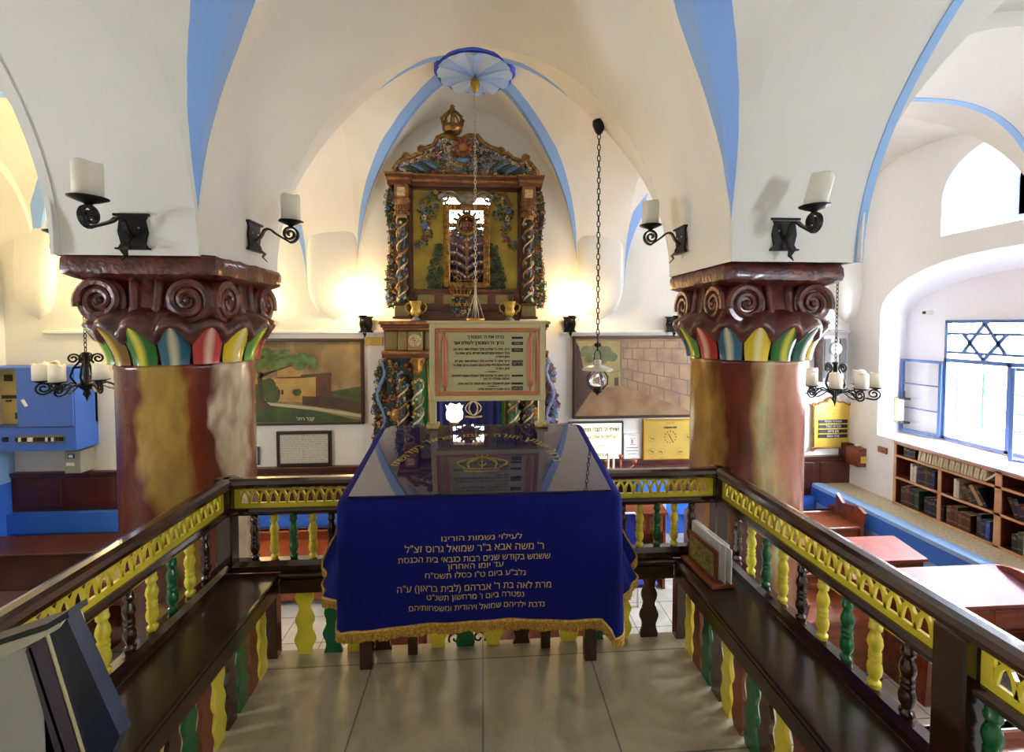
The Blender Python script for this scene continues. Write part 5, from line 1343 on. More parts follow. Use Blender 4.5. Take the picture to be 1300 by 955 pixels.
canvas_layer(m,gd[3],[(401,475),(420,475),(420,505),(401,505)],PYP,2); canvas_layer(m,gd[6],[(382,476),(421,473),(421,477),(382,480)],PYP,3); canvas_layer(m,gd[6],[(406,484),(414,484),(414,505),(406,505)],PYP,3)
for q in(354.5,358.5): canvas_layer(m,BLACK,[(q-1.2,495),(q+1.2,495),(q+1.2,501),(q-1.2,501)],PYP,3)
blob(m,gd[0],377,498,5.5,5,PYP,3,2)
canvas_layer(m,gd[5],[(300,515),(340,513),(380,517),(458,534),(458,537.5),(300,538)],PYP,2)
canvas_layer(m,gd[4],[(300,513),(335,510.5),(400,517),(459,526),(459,530),(400,521),(335,514),(300,516)],PYP,3)
canvas_layer(m,gd[6],[(318,520),(330,505),(327,480),(330,472),(335,474),(332,485),(336,508),(348,519),(330,522)],PYP,4)
for a,b in(((330,478),(350,470)),((331,475),(372,463)),((330,476),(322,462))): canvas_layer(m,gd[6],[(a[0],a[1]),(b[0],b[1]),(b[0],b[1]+1.5),(a[0],a[1]+2.5)],PYP,4)
for i,(a,b,r) in enumerate(((326,450,7),(338,447,7),(350,450,8),(362,448,7),(334,462,7),(348,464,8),(360,461,7),(373,456,8),(385,455,9),(395,458,8),(380,465,7),(400,466,5),(342,456,6),(324,466,6))): blob(m,gd[1],a,b,r,r*.8,PYP,5+i*.2,i)
for i,(a,b) in enumerate(((340,492),(330,498),(346,500))): blob(m,gd[0],a,b,11,12,PYP,1.5+i*.1,i+30)
m.build('canvas',None,t)
q=at(388,532,Y=PYP); text('title','קבר רחל',.055,lambda a,b:Vector((q.x+a,PYP-.006,q.z+b)),WHITE,t)
t,m=painting('wall_painting','dark framed painting of a great stone block wall beside a paved alley',1.095,2.80,.560,1.572,mat('paint_ground',(150,122,90),.6,rgb2=(120,90,64),scale=4))
wd=[mat('paint_wallbrown',(74,50,44),.6,rgb2=(56,38,34),scale=4),mat('paint_sky',(158,144,94),.6,rgb2=(130,120,80),scale=5),mat('paint_tree',(104,108,72),.6,rgb2=(80,86,60),scale=12),mat('paint_stone',(158,128,98),.6,rgb2=(128,100,78),scale=6),mat('paint_joint',(104,94,92),.6)]
canvas_layer(m,wd[1],[(732,433),(787,433),(787,470),(775,472),(770,490),(745,485),(737,450)],PYP,1)
for i,(a,b,r) in enumerate(((745,447,9),(757,444,9),(768,447,9),(776,453,8),(762,456,9),(748,456,6))): blob(m,wd[2],a,b,r,r*.8,PYP,2+i*.2,i+50)
canvas_layer(m,wd[0],[(729,433),(735,440),(741,470),(744,466),(754,480),(752,495),(729,528)],PYP,3)
canvas_layer(m,wd[1],[(768,477),(788,471),(788,490),(768,492)],PYP,3.2); canvas_layer(m,wd[0],[(780,480),(785,479),(785,490),(780,490)],PYP,3.4)
# the stone wall: courses running to the vanishing point
V=(640,480)
def wp(c,x): # course line heights measured at x=870
    yr=[431,447,466,488,510,545][c]; return 491-(491-yr)*(x-700)/(870-700)*1.0 if False else None
R_=[424,443,465,489,511,534]; L_=[428,442,455,468,479,488]   # y at x=905 and x=788
def cy(c,x): f=(x-788)/(905-788); return L_[c]+(R_[c]-L_[c])*f
def cx(k,off): 
    return 788+117*((k+off)/7)**1.35
x_end=905
canvas_layer(m,wd[4],[(788,433),(x_end,433),(x_end,cy(5,x_end)-1),(788,488)],PYP,2)
for c in range(5):
    for k in range(-1,8):
        a=max(788.5,cx(max(0,k),.5*(c%2)) if k>=0 else 788.5); b=cx(k+1,.5*(c%2)); 
        if k<0: 
            if c%2==0: continue
            b=cx(0,.5)
        b=min(b,x_end)
        if b-a<1.5: continue
        g=.7
        pts=[(a+g,max(433.5,cy(c,a)+g)),(b-g,max(433.5,cy(c,b)+g)),(b-g,cy(c+1,b)-g),(a+g,cy(c+1,a)-g)]
        if pts[3][1]-pts[0][1]<1: continue
        canvas_layer(m,wd[3],pts,PYP,3)
m.build('canvas',None,t)
# ================================================================ framed papers and boards on the back wall
def board(name,label,cat,pa,pb,fm,fw,field,d=.03):
    a=at(*pa,Y=YB1-d);b=at(*pb,Y=YB1-d); t=thing(name,label,cat,((a.x+b.x)/2,YB1,(a.z+b.z)/2)); 
    m=MB(); m.use(fm); frame(m,a.x,b.x,b.z,a.z,fw,YB1-d-.012,YB1-.001,.003); m.build('frame',None,t)
    m=MB(); m.use(field); m.bb((a.x+fw*.8,YB1-d,b.z+fw*.8),(b.x-fw*.8,YB1-.002,a.z-fw*.8)); m.build('panel',None,t)
    return t,a,b,YB1-d-.0015
DKF=mat('frame_dark',(44,30,24),.35)
PAPER=mat('printed_paper',(214,210,196),.6,var=.05)
t,a,b,y=board('framed_prayer_text','dark framed sheet of two printed columns under the landscape painting','framed text',(351,548),(421,591),DKF,.035,PAPER)
INK=mat('grey_ink',(96,94,90),.6)
src="ברוך אתה אלהינו מלך העולם אשר קדשנו במצותיו וצונו על דברי תורה והערב נא את דברי תורתך בפינו ובפי עמך בית ישראל ונהיה אנחנו וצאצאינו "*9
for col in(0,1):
    x0=a.x+.055+col*(b.x-a.x-.09)/2; w=(b.x-a.x)/2-.085; body='\n'.join(src[(i*26+col*13):(i*26+col*13)+26] for i in range(13))
    zt=a.z-.06; xm=x0+w/2+.0; zm=(a.z+b.z)/2
    text('printed_column',body,.026,lambda p,q:Vector((xm+p*.92,y-.001,zm+q)),INK,t,space=.86)
m=MB(); m.use(mat('blue_frame',(40,56,92),.4)); a_=at(318,568,Y=YB1-.03); b_=at(329,591,Y=YB1-.03); 
t=thing('framed_notice','narrow blue-framed notice just right of the left column','framed notice',((a_.x+b_.x)/2,YB1,a_.z)); frame(m,a_.x-.15,b_.x,b_.z,a_.z,.02,YB1-.03,YB1-.002); m.build('frame',None,t); m=MB(); m.use(PAPER); m.bb((a_.x-.14,YB1-.015,b_.z+.01),(b_.x-.01,YB1-.003,a_.z-.01)); m.build('sheet',None,t)
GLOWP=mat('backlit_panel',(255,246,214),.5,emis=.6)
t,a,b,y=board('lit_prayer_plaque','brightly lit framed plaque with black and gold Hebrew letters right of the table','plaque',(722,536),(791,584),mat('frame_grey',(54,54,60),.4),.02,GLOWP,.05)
cxm=(a.x+b.x)/2+.05
text('lettering',"שויתי ה' לנגדי תמיד",.075,lambda p,q:Vector((cxm+p*.8,y-.003,a.z-.10+q)),BLACK,t,bold=.003)
text('lettering',"דע לפני מי אתה עומד",.06,lambda p,q:Vector((cxm+p*.8,y-.003,a.z-.19+q)),mat('ink_gold',(190,150,60),.4),t,bold=.002)
text('lettering',"אלהינו",.035,lambda p,q:Vector((cxm+p*.8,y-.003,a.z-.30+q)),mat('ink_gold',(190,150,60),.4),t,bold=.002)
text('lettering',"ן ם ן ם ן ם ן",.06,lambda p,q:Vector((cxm+p*.8,y-.003,b.z+.07+q)),BLACK,t,bold=.002)
t,a,b,y=board('paper_notice','small white paper notice between the lit plaque and the clock board','notice',(792,550),(813,581),WHITE,.006,WHITE,.012)
for i,(w,h) in enumerate(((.10,.004),(.06,.004),(.02,.05),(.06,.004),(.14,.006),(.14,.006),(.10,.005))):
    m=MB(); m.use(INK if i!=2 else mat('ink_red',(200,120,120),.6)); zc=a.z-.03-.038*i; xc=(a.x+b.x)/2; m.bb((xc-w/2,y-.001,zc-h/2),(xc+w/2,y+.001,zc+h/2)); m.build('print_line',None,t)
GB=mat('brushed_gold_plate',(206,178,92),.35,metal=.35,rgb2=(186,156,72),scale=3)
a=at(817,533,Y=YB1-.04);b=at(880,583,Y=YB1-.04); t=thing('prayer_times_board','gold board of prayer clocks beside the right column','clock board',((a.x+b.x)/2+.08,YB1,(a.z+b.z)/2))
b.x+=.16; m=MB(); m.use(mat('frame_gold',(200,150,40),.3,metal=.5)); frame(m,a.x,b.x,b.z,a.z,.018,YB1-.045,YB1-.002); m.build('frame',None,t); m=MB(); m.use(GB); m.bb((a.x+.01,YB1-.035,b.z+.01),(b.x-.01,YB1-.003,a.z-.01)); m.build('panel',None,t)
yb=YB1-.037; PXM=lambda px,py:at(px,py,Y=yb)
def dial(px,py,r,ticks,h1,h2):
    c=PXM(px,py); m=MB(); m.use(BLACK)
    for k in range(ticks): 
        an=2*PI*k/ticks; m.box((c.x+r*cos(an),yb,c.z+r*sin(an)),(.012 if ticks==12 and r>.06 else .006,.002,.012 if r>.06 else .005))
    for an,l in((h1,r*.6),(h2,r*.85)): m.ribbon([(c.x,yb-.001,c.z),(c.x+l*sin(an),yb-.001,c.z+l*cos(an))],.007,.002,(cos(an),0,-sin(an)))
    m.build('clock_dial',None,t)
dial(851,555,.072,12,-.5,2.6)
for px,py in((827,557),(827,573),(840,573),(863,573),(872,555)): dial(px,py,.038,12,2.4+px*.3,.9+px*.7)
p=PXM(851,543); text('heading','זמני התפלה',.034,lambda q,r:Vector((p.x+q,yb-.001,p.z+r)),BLACK,t,bold=.001)
p=PXM(851,537); text('heading','בית הכנסת',.022,lambda q,r:Vector((p.x+q,yb-.001,p.z+r)),BLACK,t)
for px,s in((827,'שחרית'),(840,'מנחה'),(863,'ערבית')):
    p2=PXM(px,581.5); text('dial_name',s,.018,lambda q,r:Vector((p2.x+q,yb-.001,p2.z+r)),BLACK,t)
# copper oil-light holder below
t=thing('copper_candelabrum','small copper branched candelabrum on the ledge below the lit plaque','candelabrum',at(790,600,Y=4.9))
m=MB(); m.use(mat('copper',(176,98,66),.35,metal=.6)); c=at(788,590,Y=4.9)
for q in(-1,1): 
    m.tube([(c.x,4.9,c.z-.05),(c.x+q*.10,4.9,c.z-.05),(c.x+q*.16,4.9,c.z+.0)],.008,6); m.lathe([(.01,0),(.022,.02),(.03,.05)],(c.x+q*.16,4.9,c.z),10)
m.tube([(c.x,4.9,c.z-.14),(c.x,4.9,c.z+.08)],.01,6); m.lathe([(.01,0),(.022,.02),(.03,.05)],(c.x,4.9,c.z+.06),10)
m.lathe([(.06,c.z-.15),(.05,c.z-.13),(.015,c.z-.12)],(c.x,4.9,0),12); m.build('branches',None,t)
t=thing('white_rail_stand','white tubular stand in front of the wall panelling right of the table','stand',at(770,640,Y=4.7)); m=MB(); m.use(WHITE)
q=[at(758,592,Y=4.7),at(758,576,Y=4.7),at(772,576,Y=4.7),at(772,640,Y=4.7)]; m.tube([q[0],q[1],q[2],q[3]],.012,6); g0=at(779,580,Y=4.7); m.tube([g0,(g0.x,4.7,FL)],.012,6); m.tube([(g0.x-.12,4.7,FL+.012),(g0.x+.12,4.7,FL+.012)],.012,6); m.build('tube_frame',None,t)
# small gold sign strip at left of ark
t=thing('gold_name_strip','small plain gold strip on the wall between the landscape painting and the ark','sign',at(474,433,Y=YB1)); a=at(464,428,Y=YB1-.01); b=at(486,439,Y=YB1-.01); m=MB(); m.use(mat('ochre_strip',(204,170,84),.5)); m.bb((a.x,YB1-.015,b.z),(b.x,YB1-.001,a.z),.003); m.build('plate',None,t)
# ---- right part of the back wall
yq=YB1-.04; a=at(1031,511,Y=yq); b=at(1081,570,Y=yq)
t=thing('memorial_plaque','gold memorial plaque with crest and black name strips left of the charity box','plaque',((a.x+b.x)/2,YB1,(a.z+b.z)/2))
PG=mat('plaque_gold',(216,186,84),.3,metal=.35,rgb2=(196,160,60),scale=4); BRZ=mat('bronze',(150,100,60),.35,metal=.5)
m=MB(); m.use(PG); xm=(a.x+b.x)/2; w=(b.x-a.x)/2
out=[(a.x+.03,b.z+.02),(b.x-.03,b.z+.02),(b.x-.03,a.z-.04),(b.x-.07,a.z-.03),(b.x-.12,a.z+.0),(xm+.08,a.z-.0),(xm+.04,a.z+.05),(xm,a.z+.07),(xm-.04,a.z+.05),(xm-.08,a.z),(a.x+.12,a.z),(a.x+.07,a.z-.03),(a.x+.03,a.z-.04)]
m.prism(out,lambda p,q:Vector((p,yq,q)),(0,.03,0)); m.build('plate',None,t)
m=MB(); m.use(BRZ)
for i in range(len(out)): m.tube([(out[i][0],yq-.002,out[i][1]),(out[(i+1)%len(out)][0],yq-.002,out[(i+1)%len(out)][1])],.010,5)
for q,r in((a.x+.02,a.z-.03),(b.x-.02,a.z-.03),(a.x+.02,b.z),(b.x-.02,b.z)):
    m.tube(spiral((q,yq-.004,r),(1,0,0),(0,0,1),.03,.006,0,1.3,14),.009,5)
m.build('ornamental_border',None,t)
for i in range(4):
    zc=a.z-.245-.062*i; sp=MB(); sp.use(BLACK); sp.bb((a.x+.09,yq-.010,zc-.022),(b.x-.07,yq,zc+.022)); s_=sp.build('name_strip',None,t)
    text('name',("משפחת מוספי","מנורית תשכד","ותן ברכה","ברכי אמות")[i],.038,lambda p,q:Vector((xm+.01+p,yq-.0115,zc+q)),WHITE,s_,bold=.0008)
for i,s in enumerate(("לזכר נשמת","הורינו היקרים","תנצב\"ה")): text('engraved_line',s,.026,lambda p,q:Vector((xm+p,yq-.002,a.z-.05-.05*i+q)),BRZ,t)
# dark wall cabinet with white clock globe behind the chandelier
a=at(1044,426,Y=5.15); b=at(1076,470,Y=5.15); t=thing('wall_case','narrow dark wooden wall case with cornice, mostly behind the right chandelier','wall case',((a.x+b.x)/2,YB1,b.z)); CW=mat('case_wood',(92,74,72),.4,rgb2=(66,50,50),scale=6)
m=MB(); m.use(CW); m.bb((a.x+.02,5.15,b.z-.15),(b.x-.02,YB1-.001,a.z)); m.build('body',None,t); m=MB(); m.use(CW)
for i,e in enumerate((.0,.02,.04)): m.bb((a.x+.02-e,5.15-e,a.z+.022*i),(b.x-.02+e,YB1-.001,a.z+.02+.022*i),.003)
m.build('cornice',None,t)
for x0_,x1_ in((a.x+.03,(a.x+b.x)/2-.06),((a.x+b.x)/2+.06,b.x-.03)):
    m=MB(); m.use(BLACK); m.bb((x0_,5.142,b.z-.1),(x1_,5.151,a.z-.04)); m.build('glass_side',None,t)
m=MB(); m.use(WHITE); m.lathe([(.075,0),(.075,.02),(.06,.03)],((a.x+b.x)/2,5.15,at(1060,443,Y=5.15).z),24,axis=(0,-1,0)); m.build('dial',None,t)
# charity box on the corner pier
a=at(1090,569,Y=5.0); b=at(1110,593,Y=5.0); t=thing('charity_box','small wooden collection box with a gold label under the memorial plaque','collection box',((a.x+b.x)/2,5.1,b.z)); m=MB(); m.use(PEW)
m.prism([(a.x,b.z),(b.x,b.z),(b.x,a.z),(a.x,a.z-.02)],lambda p,q:Vector((p,5.0,q)),(0,.18,0)); m.build('box',None,t)
m=MB(); m.use(PG); m.bb((a.x+.03,4.995,b.z+.05),(b.x-.03,5.001,b.z+.13)); m.build('label_plate',None,t); m=MB(); m.use(WHITE)
for i in range(7): m.ell((a.x+.05+.02*i,5.08+.01*(i%3),a.z+.01),(.03,.02,.015),rotm('Y',i*.7),6,4)
m.build('paper_slips',None,t)
m=MB(); m.use(PEWD); m.bb((a.x,5.18,b.z),(b.x,YB1-.001,a.z)); m.build('bracket',None,t)
a=at(1115,566,X=XR-.01); b=at(1126,577,X=XR-.01)
t=tag(MB().use(PEW).bb((XR-.02,b.y,b.z),(XR,a.y,a.z),.003).build('wall_plate'),'small square brown wooden plate on the white wall left of the book shelves','wall plate')
# cream bracket lamp by the window and small sensor
a=at(1141,505,X=4.95); t=thing('bracket_lamp','cream curved wall lamp bracket left of the open window casement','bracket lamp',a); m=MB(); m.use(mat('cream_plastic',(206,190,150),.5)); b=at(1141,535,X=4.95); m.bb((4.93,a.y-.03,b.z),(5.0,a.y+.05,a.z),.01); m.build('body',None,t); m=MB(); m.use(IRON)
for z_ in(a.z,b.z): m.bb((4.92,a.y-.10,z_-.01),(5.0,a.y-.03,z_+.01))
m.build('arm',None,t)
a=at(1182,397,X=XW-.0); t=thing('security_camera','tiny white security camera high in the window niche','camera',(XW,a.y,a.z)); m=MB(); m.use(WHITE); m.bb((XW-.08,a.y-.03,a.z-.025),(XW,a.y+.03,a.z+.025),.008); m.build('housing',None,t); m=MB(); m.use(BLACK); m.lathe([(.018,0),(.018,.012)],(XW-.08,a.y-.0,a.z),12,axis=(-1,0,0)); m.build('lens',None,t)
# ================================================================ left wall objects
CY=5.02; a=at(0,466,Y=CY); b=at(97,572,Y=CY); x0=a.x-.35; x1=b.x; z1=at(97,466,Y=CY).z; z0=b.z
CB=mat('cabinet_blue',(66,112,214),.45,var=.08,scale=3); t=thing('blue_wall_cabinet','large bright blue wall cabinet with one open front on the left back wall','cabinet',((x0+x1)/2,YB1,z0))
zm=at(50,543,Y=CY).z; xo=at(24,500,Y=CY).x
m=MB(); m.use(CB)
m.bb((x0,CY,z0),(x1,YB1-.001,zm)); m.bb((x0,CY+.0,z1-.02),(x1,YB1-.001,z1)); m.bb((x1-.02,CY,zm),(x1,YB1-.001,z1)); m.bb((x0,YB1-.03,zm),(x1,YB1-.001,z1)); m.bb((x0,CY,zm),(x0+.02,YB1-.001,z1)); m.build('body',None,t)
m=MB(); m.use(CB); m.box(((xo+x1)/2-.005,CY-.012,(zm+z1)/2),(x1-xo,.02,z1-zm-.02),bev=.003); d=m.build('door',None,t)
m=MB(); m.use(WHITE); c=at(31,512,Y=CY-.03); m.box(c,(.02,.02,.08),rot=rotm('Y',-.5)); m.build('latch',None,d)
m=MB(); m.use(mat('cream_interior',(206,184,120),.6)); m.bb((x0+.02,YB1-.06,zm),(xo,YB1-.03,z1-.02)); m.build('lining',None,t)
for (pa,pb) in(((6,476),(15,484)),((3,502),(22,506)),((8,508),(14,510)),((20,524),(25,532))):
    q=at(*pa,Y=YB1-.07); r=at(*pb,Y=YB1-.07); m=MB(); m.use(mat('switchgear',(70,56,44),.5)); m.bb((q.x,YB1-.08,r.z),(r.x,YB1-.06,q.z)); m.build('switch',None,t)
m=MB(); m.use(mat('metal_strip',(120,112,104),.35,metal=.5)); q=at(21,553,Y=CY); r=at(83,562,Y=CY); m.bb((q.x,CY-.012,r.z),(r.x,CY,q.z),.003); st=m.build('breaker_strip',None,t)
rnd=random.Random(4)
for i in range(16):
    x=q.x+.02+(r.x-q.x-.04)*i/15; m=MB(); m.use(rnd.choice([BLACK,WHITE,IRON])); m.box((x,CY-.018,(q.z+r.z)/2),(.024,.014,.04)); m.build('breaker',None,st)
q=at(7,558,Y=CY); m=MB(); m.use(BLACK); m.box((q.x,CY-.006,q.z),(.05,.012,.05)); m.build('socket',None,t)
a=at(81,573,Y=5.12); b=at(103,601,Y=5.12); t=thing('grey_meter_box','small grey box with a blue and white dial under the blue cabinet','meter box',((a.x+b.x)/2,YB1,b.z)); m=MB(); m.use(mat('meter_grey',(160,158,142),.5)); m.bb((a.x,5.12,b.z),(b.x,YB1-.001,a.z),.006); m.build('box',None,t)
m=MB(); m.use(mat('meter_blue',(60,70,130),.5)); q=at(90,580,Y=5.115); r=at(90,588,Y=5.115); m.bb((q.x-.03,5.113,q.z-.02),(q.x+.035,5.121,q.z+.03)); m.build('display',None,t); m=MB(); m.use(WHITE); m.bb((q.x-.02,5.111,q.z-.01),(q.x+.02,5.114,q.z+.02)); m.bb((r.x-.05,5.111,r.z-.03),(r.x+.03,5.121,r.z+.0)); m.build('sticker',None,t)
# ================================================================ window in the right wall
PANE,_nt,_b=nodes('thin_pane')
_g=_nt.nodes.new('ShaderNodeBsdfGlossy'); _g.inputs['Roughness'].default_value=.02; _t=_nt.nodes.new('ShaderNodeBsdfTransparent'); _x=_nt.nodes.new('ShaderNodeMixShader'); _x.inputs[0].default_value=.07
_nt.links.new(_t.outputs[0],_x.inputs[1]); _nt.links.new(_g.outputs[0],_x.inputs[2]); _nt.links.new(_x.outputs[0],_nt.nodes['Material Output'].inputs[0]); _nt.nodes.remove(_b)
WF=mat('window_blue_frame',(58,84,132),.4,metal=.2); 
def wpt(px,py,X=XW): return at(px,py,X=X)
w=bpy.data.objects.new('window_1',None); COL.objects.link(w); w.location=(XW,WY1,WZ0); struct(w)
m=MB(); m.use(WF); y0,y1=WY0,WY1
def wbar(mb,ya,yb,za,zb,X0=XW-.02,X1=XW+.03): mb.bb((X0,min(ya,yb),min(za,zb)),(X1,max(ya,yb),max(za,zb)),.003)
zT=WZ1; zM=1.325; zB=WZ0
wbar(m,y0,y1,zT-.035,zT); wbar(m,y0,y1,zM-.03,zM+.015); wbar(m,y0,y1,zB-.0,zB+.035); wbar(m,y1-.03,y1,zB,zT); wbar(m,y0,y0+.03,zB,zT); wbar(m,3.93-.02,3.93+.02,zB,zM)
m.build('window_frame',None,w)
m=MB(); m.use(WF); zc=(zT-.035+zM+.015)/2; 
ztop,zbot=zT-.035,zM+.015; h1=wpt(1224,424).z; h0=wpt(1224,448).z
wbar(m,y0,y1,h1-.014,h1+.014,XW-.01,XW+.01); wbar(m,y0,y1,h0-.014,h0+.014,XW-.01,XW+.01)
c=wpt(1250.7,430).y; yl=wpt(1223.7,440).y; yr=wpt(1279,440).y
def sbar(a,b): m.ribbon([(XW,a[0],a[1]),(XW,b[0],b[1])],.034,.03,(0,-(b[1]-a[1]),b[0]-a[0]))
sbar((yl,h0),(c,ztop)); sbar((c,ztop),(yr,h0)); sbar((yl,h1),(c,zbot)); sbar((c,zbot),(yr,h1))
# second star further along, beyond the frame
m.build('star_bars',None,w)
m=MB(); m.use(mat('grille_teal',(70,130,160),.5)); X=XW+.10
for i in range(8): 
    y=4.50-.26*i; m.tube([(X,y,zB-.0),(X,y,zM+.0)],.013,5)
for i in range(5): z_=zB+.02+.185*i; m.tube([(X,y0,z_),(X,y1+.0,z_)],.013,5)
m.build('outer_grille',None,w)
m=MB(); m.use(PANE); m.bb((XW+.005,y0,zM),(XW+.009,y1,zT)); m.build('pane',None,w)
# casement leaves standing open
def casement(name,hx,hy,ang,wd,z0,z1,label):
    t=thing('window_casement',label,'window leaf',(hx,hy,z0),ang)
    m=MB(); m.use(WF); 
    for a,b in(((0,0),(.03,z1-z0)),((wd-.03,0),(wd,z1-z0))): m.bb((a[0],-.015,a[1]),(b[0],.015,b[1]),.003)
    for zz_ in(0,(z1-z0)/3-.007,2*(z1-z0)/3-.007,z1-z0-.03): m.bb((0,-.012,zz_),(wd,.012,zz_+(.03 if zz_ in(0,) or zz_>z1-z0-.05 else .012)),.002)
    m.build('leaf_frame',None,t,world=False)
    m=MB(); m.use(PANE); m.bb((.02,-.002,.02),(wd-.02,.002,z1-z0-.02)); m.build('glass_pane',None,t,world=False)
    m=MB(); m.use(IRON); m.bb((wd-.03,-.03,(z1-z0)*.45),(wd-.01,-.015,(z1-z0)*.55)); m.build('catch',None,t,world=False); return t
casement('c',XW-.03,WY1-.0,PI/2+.16,.42,.44,1.30,'blue framed window leaf folded back flat against the niche wall, left of the barred window')
casement('c',XW-.03,3.38,PI/2+.60,.42,.44,1.31,'dark blue framed window leaf standing open into the room at the right edge')
# upper niche window: deep blue
m=MB(); m.use(mat('deep_blue_frame',(44,56,210),.4)); 
for a in(3.80,3.36,2.95): m.bb((XU,a-.03,2.73),(XU+.06,a+.03,3.27),.004)
for z_ in(2.74,3.0,3.24): m.bb((XU+.01,2.93,z_-.02),(XU+.05,3.82,z_+.02),.003); struct(m.build('window_3'))
# sill
m=MB(); m.use(mat('sill_pink_wood',(214,188,196),.4,rgb2=(198,176,180),scale=4)); m.bb((4.585,2.15,SILL-.012),(XW,4.60,SILL+.012),.004); struct(m.build('trim_7'))
# teal post in the yard, seen through the grille
m=MB(); m.use(mat('yard_teal_paint',(120,196,204),.6)); p=at(1243,500,X=6.6); q=at(1262,600,X=6.6); m.bb((6.55,q.y,-1.2),(6.65,p.y,at(1243,478,X=6.6).z)); struct(m.build('yard_post'))
# bag on the sill
# ================================================================ low bookcase
BXF=4.60; t=thing('low_bookcase','long low wooden bookcase with pinkish top under the barred window','bookcase',(4.78,3.4,-.30))
BL=mat('bookcase_light_edge',(206,160,122),.4,rgb2=(190,140,104),scale=6); BR=mat('bookcase_red_brown',(110,46,32),.45,rgb2=(84,34,24),scale=4)
yA=4.595; yD=at(1191,650,X=BXF).y; yE=at(1265,670,X=BXF).y; yF=2.20
zS=[SILL-.012,.25,.005,-.30]
m=MB(); m.use(BR); m.bb((BXF+.30,yF,-.30),(BXF+.32,yA,SILL-.014)); 
m.build('back_panel',None,t)
def shelf(z_,ya,yb): 
    m=MB(); m.use(BR); m.bb((BXF+.01,yb,z_-.009),(BXF+.30,ya,z_+.009)); m.use(BL); m.bb((BXF,yb,z_-.011),(BXF+.012,ya,z_+.011)); m.build('shelf',None,t)
shelf(-.286,yA,yF); shelf(SILL-.024,yA,yF); shelf(.25,yA,yF); shelf(.005,yA,yF)
def upright(y,za,zb,w=.022):
    m=MB(); m.use(BR); m.bb((BXF+.01,y-w/2,za),(BXF+.30,y+w/2,zb)); m.use(BL); m.bb((BXF,y-w/2-.002,za),(BXF+.012,y+w/2+.002,zb)); m.build('upright',None,t)
upright(yA-.011,-.30,SILL-.014); upright(yD,-.28,.25,.024); upright(yE,-.30,SILL-.014,.045); upright(2.9,-.28,.25); upright(yF+.011,-.30,SILL-.014)
# books, each one its own
BC=dict(black=(28,26,30),navy=(30,38,78),maroon=(92,26,28),brown=(84,56,36),cream=(206,196,164),grey=(150,146,140),green=(32,58,44),blue=(44,76,140),tan=(160,126,86),white=(224,220,210),red=(150,30,34))
BM={k:mat('book_'+k,v,.5,var=.12,scale=20) for k,v in BC.items()}
PAGE=mat('book_pages',(216,206,178),.7)
protos={}
def bookproto(col,w,h,d):
    """local: spine faces -x, stands on z=0, thickness along y"""
    t=thing('book','book','book',(0,0,0)); m=MB(); m.use(BM[col]); m.bb((0,-w/2,0),(.004,w/2,h),.001); m.bb((0,-w/2,0),(d,-w/2+.0025,h)); m.bb((0,w/2-.0025,0),(d,w/2,h)); m.build('cover',None,t,world=False)
    m=MB(); m.use(PAGE); m.bb((.004,-w/2+.0025,.003),(d-.004,w/2-.0025,h-.003)); m.build('page_block',None,t,world=False)
    if col not in('cream','white'):
        m=MB(); m.use(mat('book_gilt',(170,140,70),.4,metal=.4)); 
        for q in(.72,.80,.2): m.bb((-.0006,-w*.42,h*q),(.001,w*.42,h*q+.004))
        m.build('gilt_title',None,t,world=False)
    return t
used={}
def book(col,w,h,y,z_,tilt,label,group,dx=.02,d=.14):
    key=(col,round(w*200),round(h*50)); 
    if key not in protos: protos[key]=t=bookproto(col,w,h,d)
    else: t=tree(protos[key])
    t.location=(BXF+dx,y,z_); t.rotation_euler=(tilt,0,0); t['label']=label; t['group']=group; t['category']='book'; return t
rnd=random.Random(8)
def row(y,yend,z_,hmax,cols,ws,lab,grp,tilts=None,hs=None,gap=.0015):
    i=0
    while True:
        w=rnd.choice(ws); h=hs[i%len(hs)] if hs else hmax*rnd.choice((.82,.9,.95,.98)); tl=(tilts[i%len(tilts)] if tilts else 0)
        st=w/max(.3,cos(tl))+gap
        if y-st<yend: break
        col=cols[i%len(cols)] if isinstance(cols,list) else cols
        # lean so that the lower corner stays on the shelf
        book(col,w,h,y-st/2-(h*sin(tl)/2 if tl else 0)*0,z_+abs(sin(tl))*w/2+.0005,tl,lab%col,grp); y-=st; i+=1
    return y
z1_,z2_,z3_=.25+.010,.005+.010,-.286+.011
y=row(4.50,4.36,z1_,.108,['black','navy','black'],[.03,.034],'thin %s book at the left end of the top shelf under the window','dark books on the top shelf')
row(y-.02,yE+.10,z1_,.128,['cream'],[.018,.022],'%s spined booklet in the long leaning row on the top shelf','cream booklets on the top shelf',tilts=[.14,.2,.1,.17],hs=[.105,.096,.107,.100],gap=.007)
book('white',.018,.12,yE+.115,z1_+.012,.75,'single white booklet leaning hard at the right end of the top shelf','leaning white booklet')
y=row(4.42,4.35,z2_,.2,['white','cream'],[.02],'%s book near the left of the middle shelf','pale books on the left middle shelf')
row(y-.01,yD+.06,z2_,.2,['navy','black','brown','black','navy','black'],[.028,.034,.04],'%s hardback upright on the left middle shelf','dark books on the left middle shelf')
row(4.52,4.28,z3_,.235,['green','maroon','black'],[.045,.05],'large %s volume at the left end of the bottom shelf','large volumes on the left bottom shelf')
row(4.26,4.06,z3_,.19,['black','navy'],[.034,.04],'%s book in the middle of the left bottom shelf','dark books on the left bottom shelf')
row(3.98,yD+.05,z3_,.18,['tan','black','green'],[.03,.026],'%s book leaning at the right of the left bottom shelf','leaning books on the left bottom shelf',tilts=[-.45])
row(yD-.12,yD-.18,z2_,.2,['white','cream'],[.024],'%s book at the left of the second middle shelf','pale books on the second middle shelf')
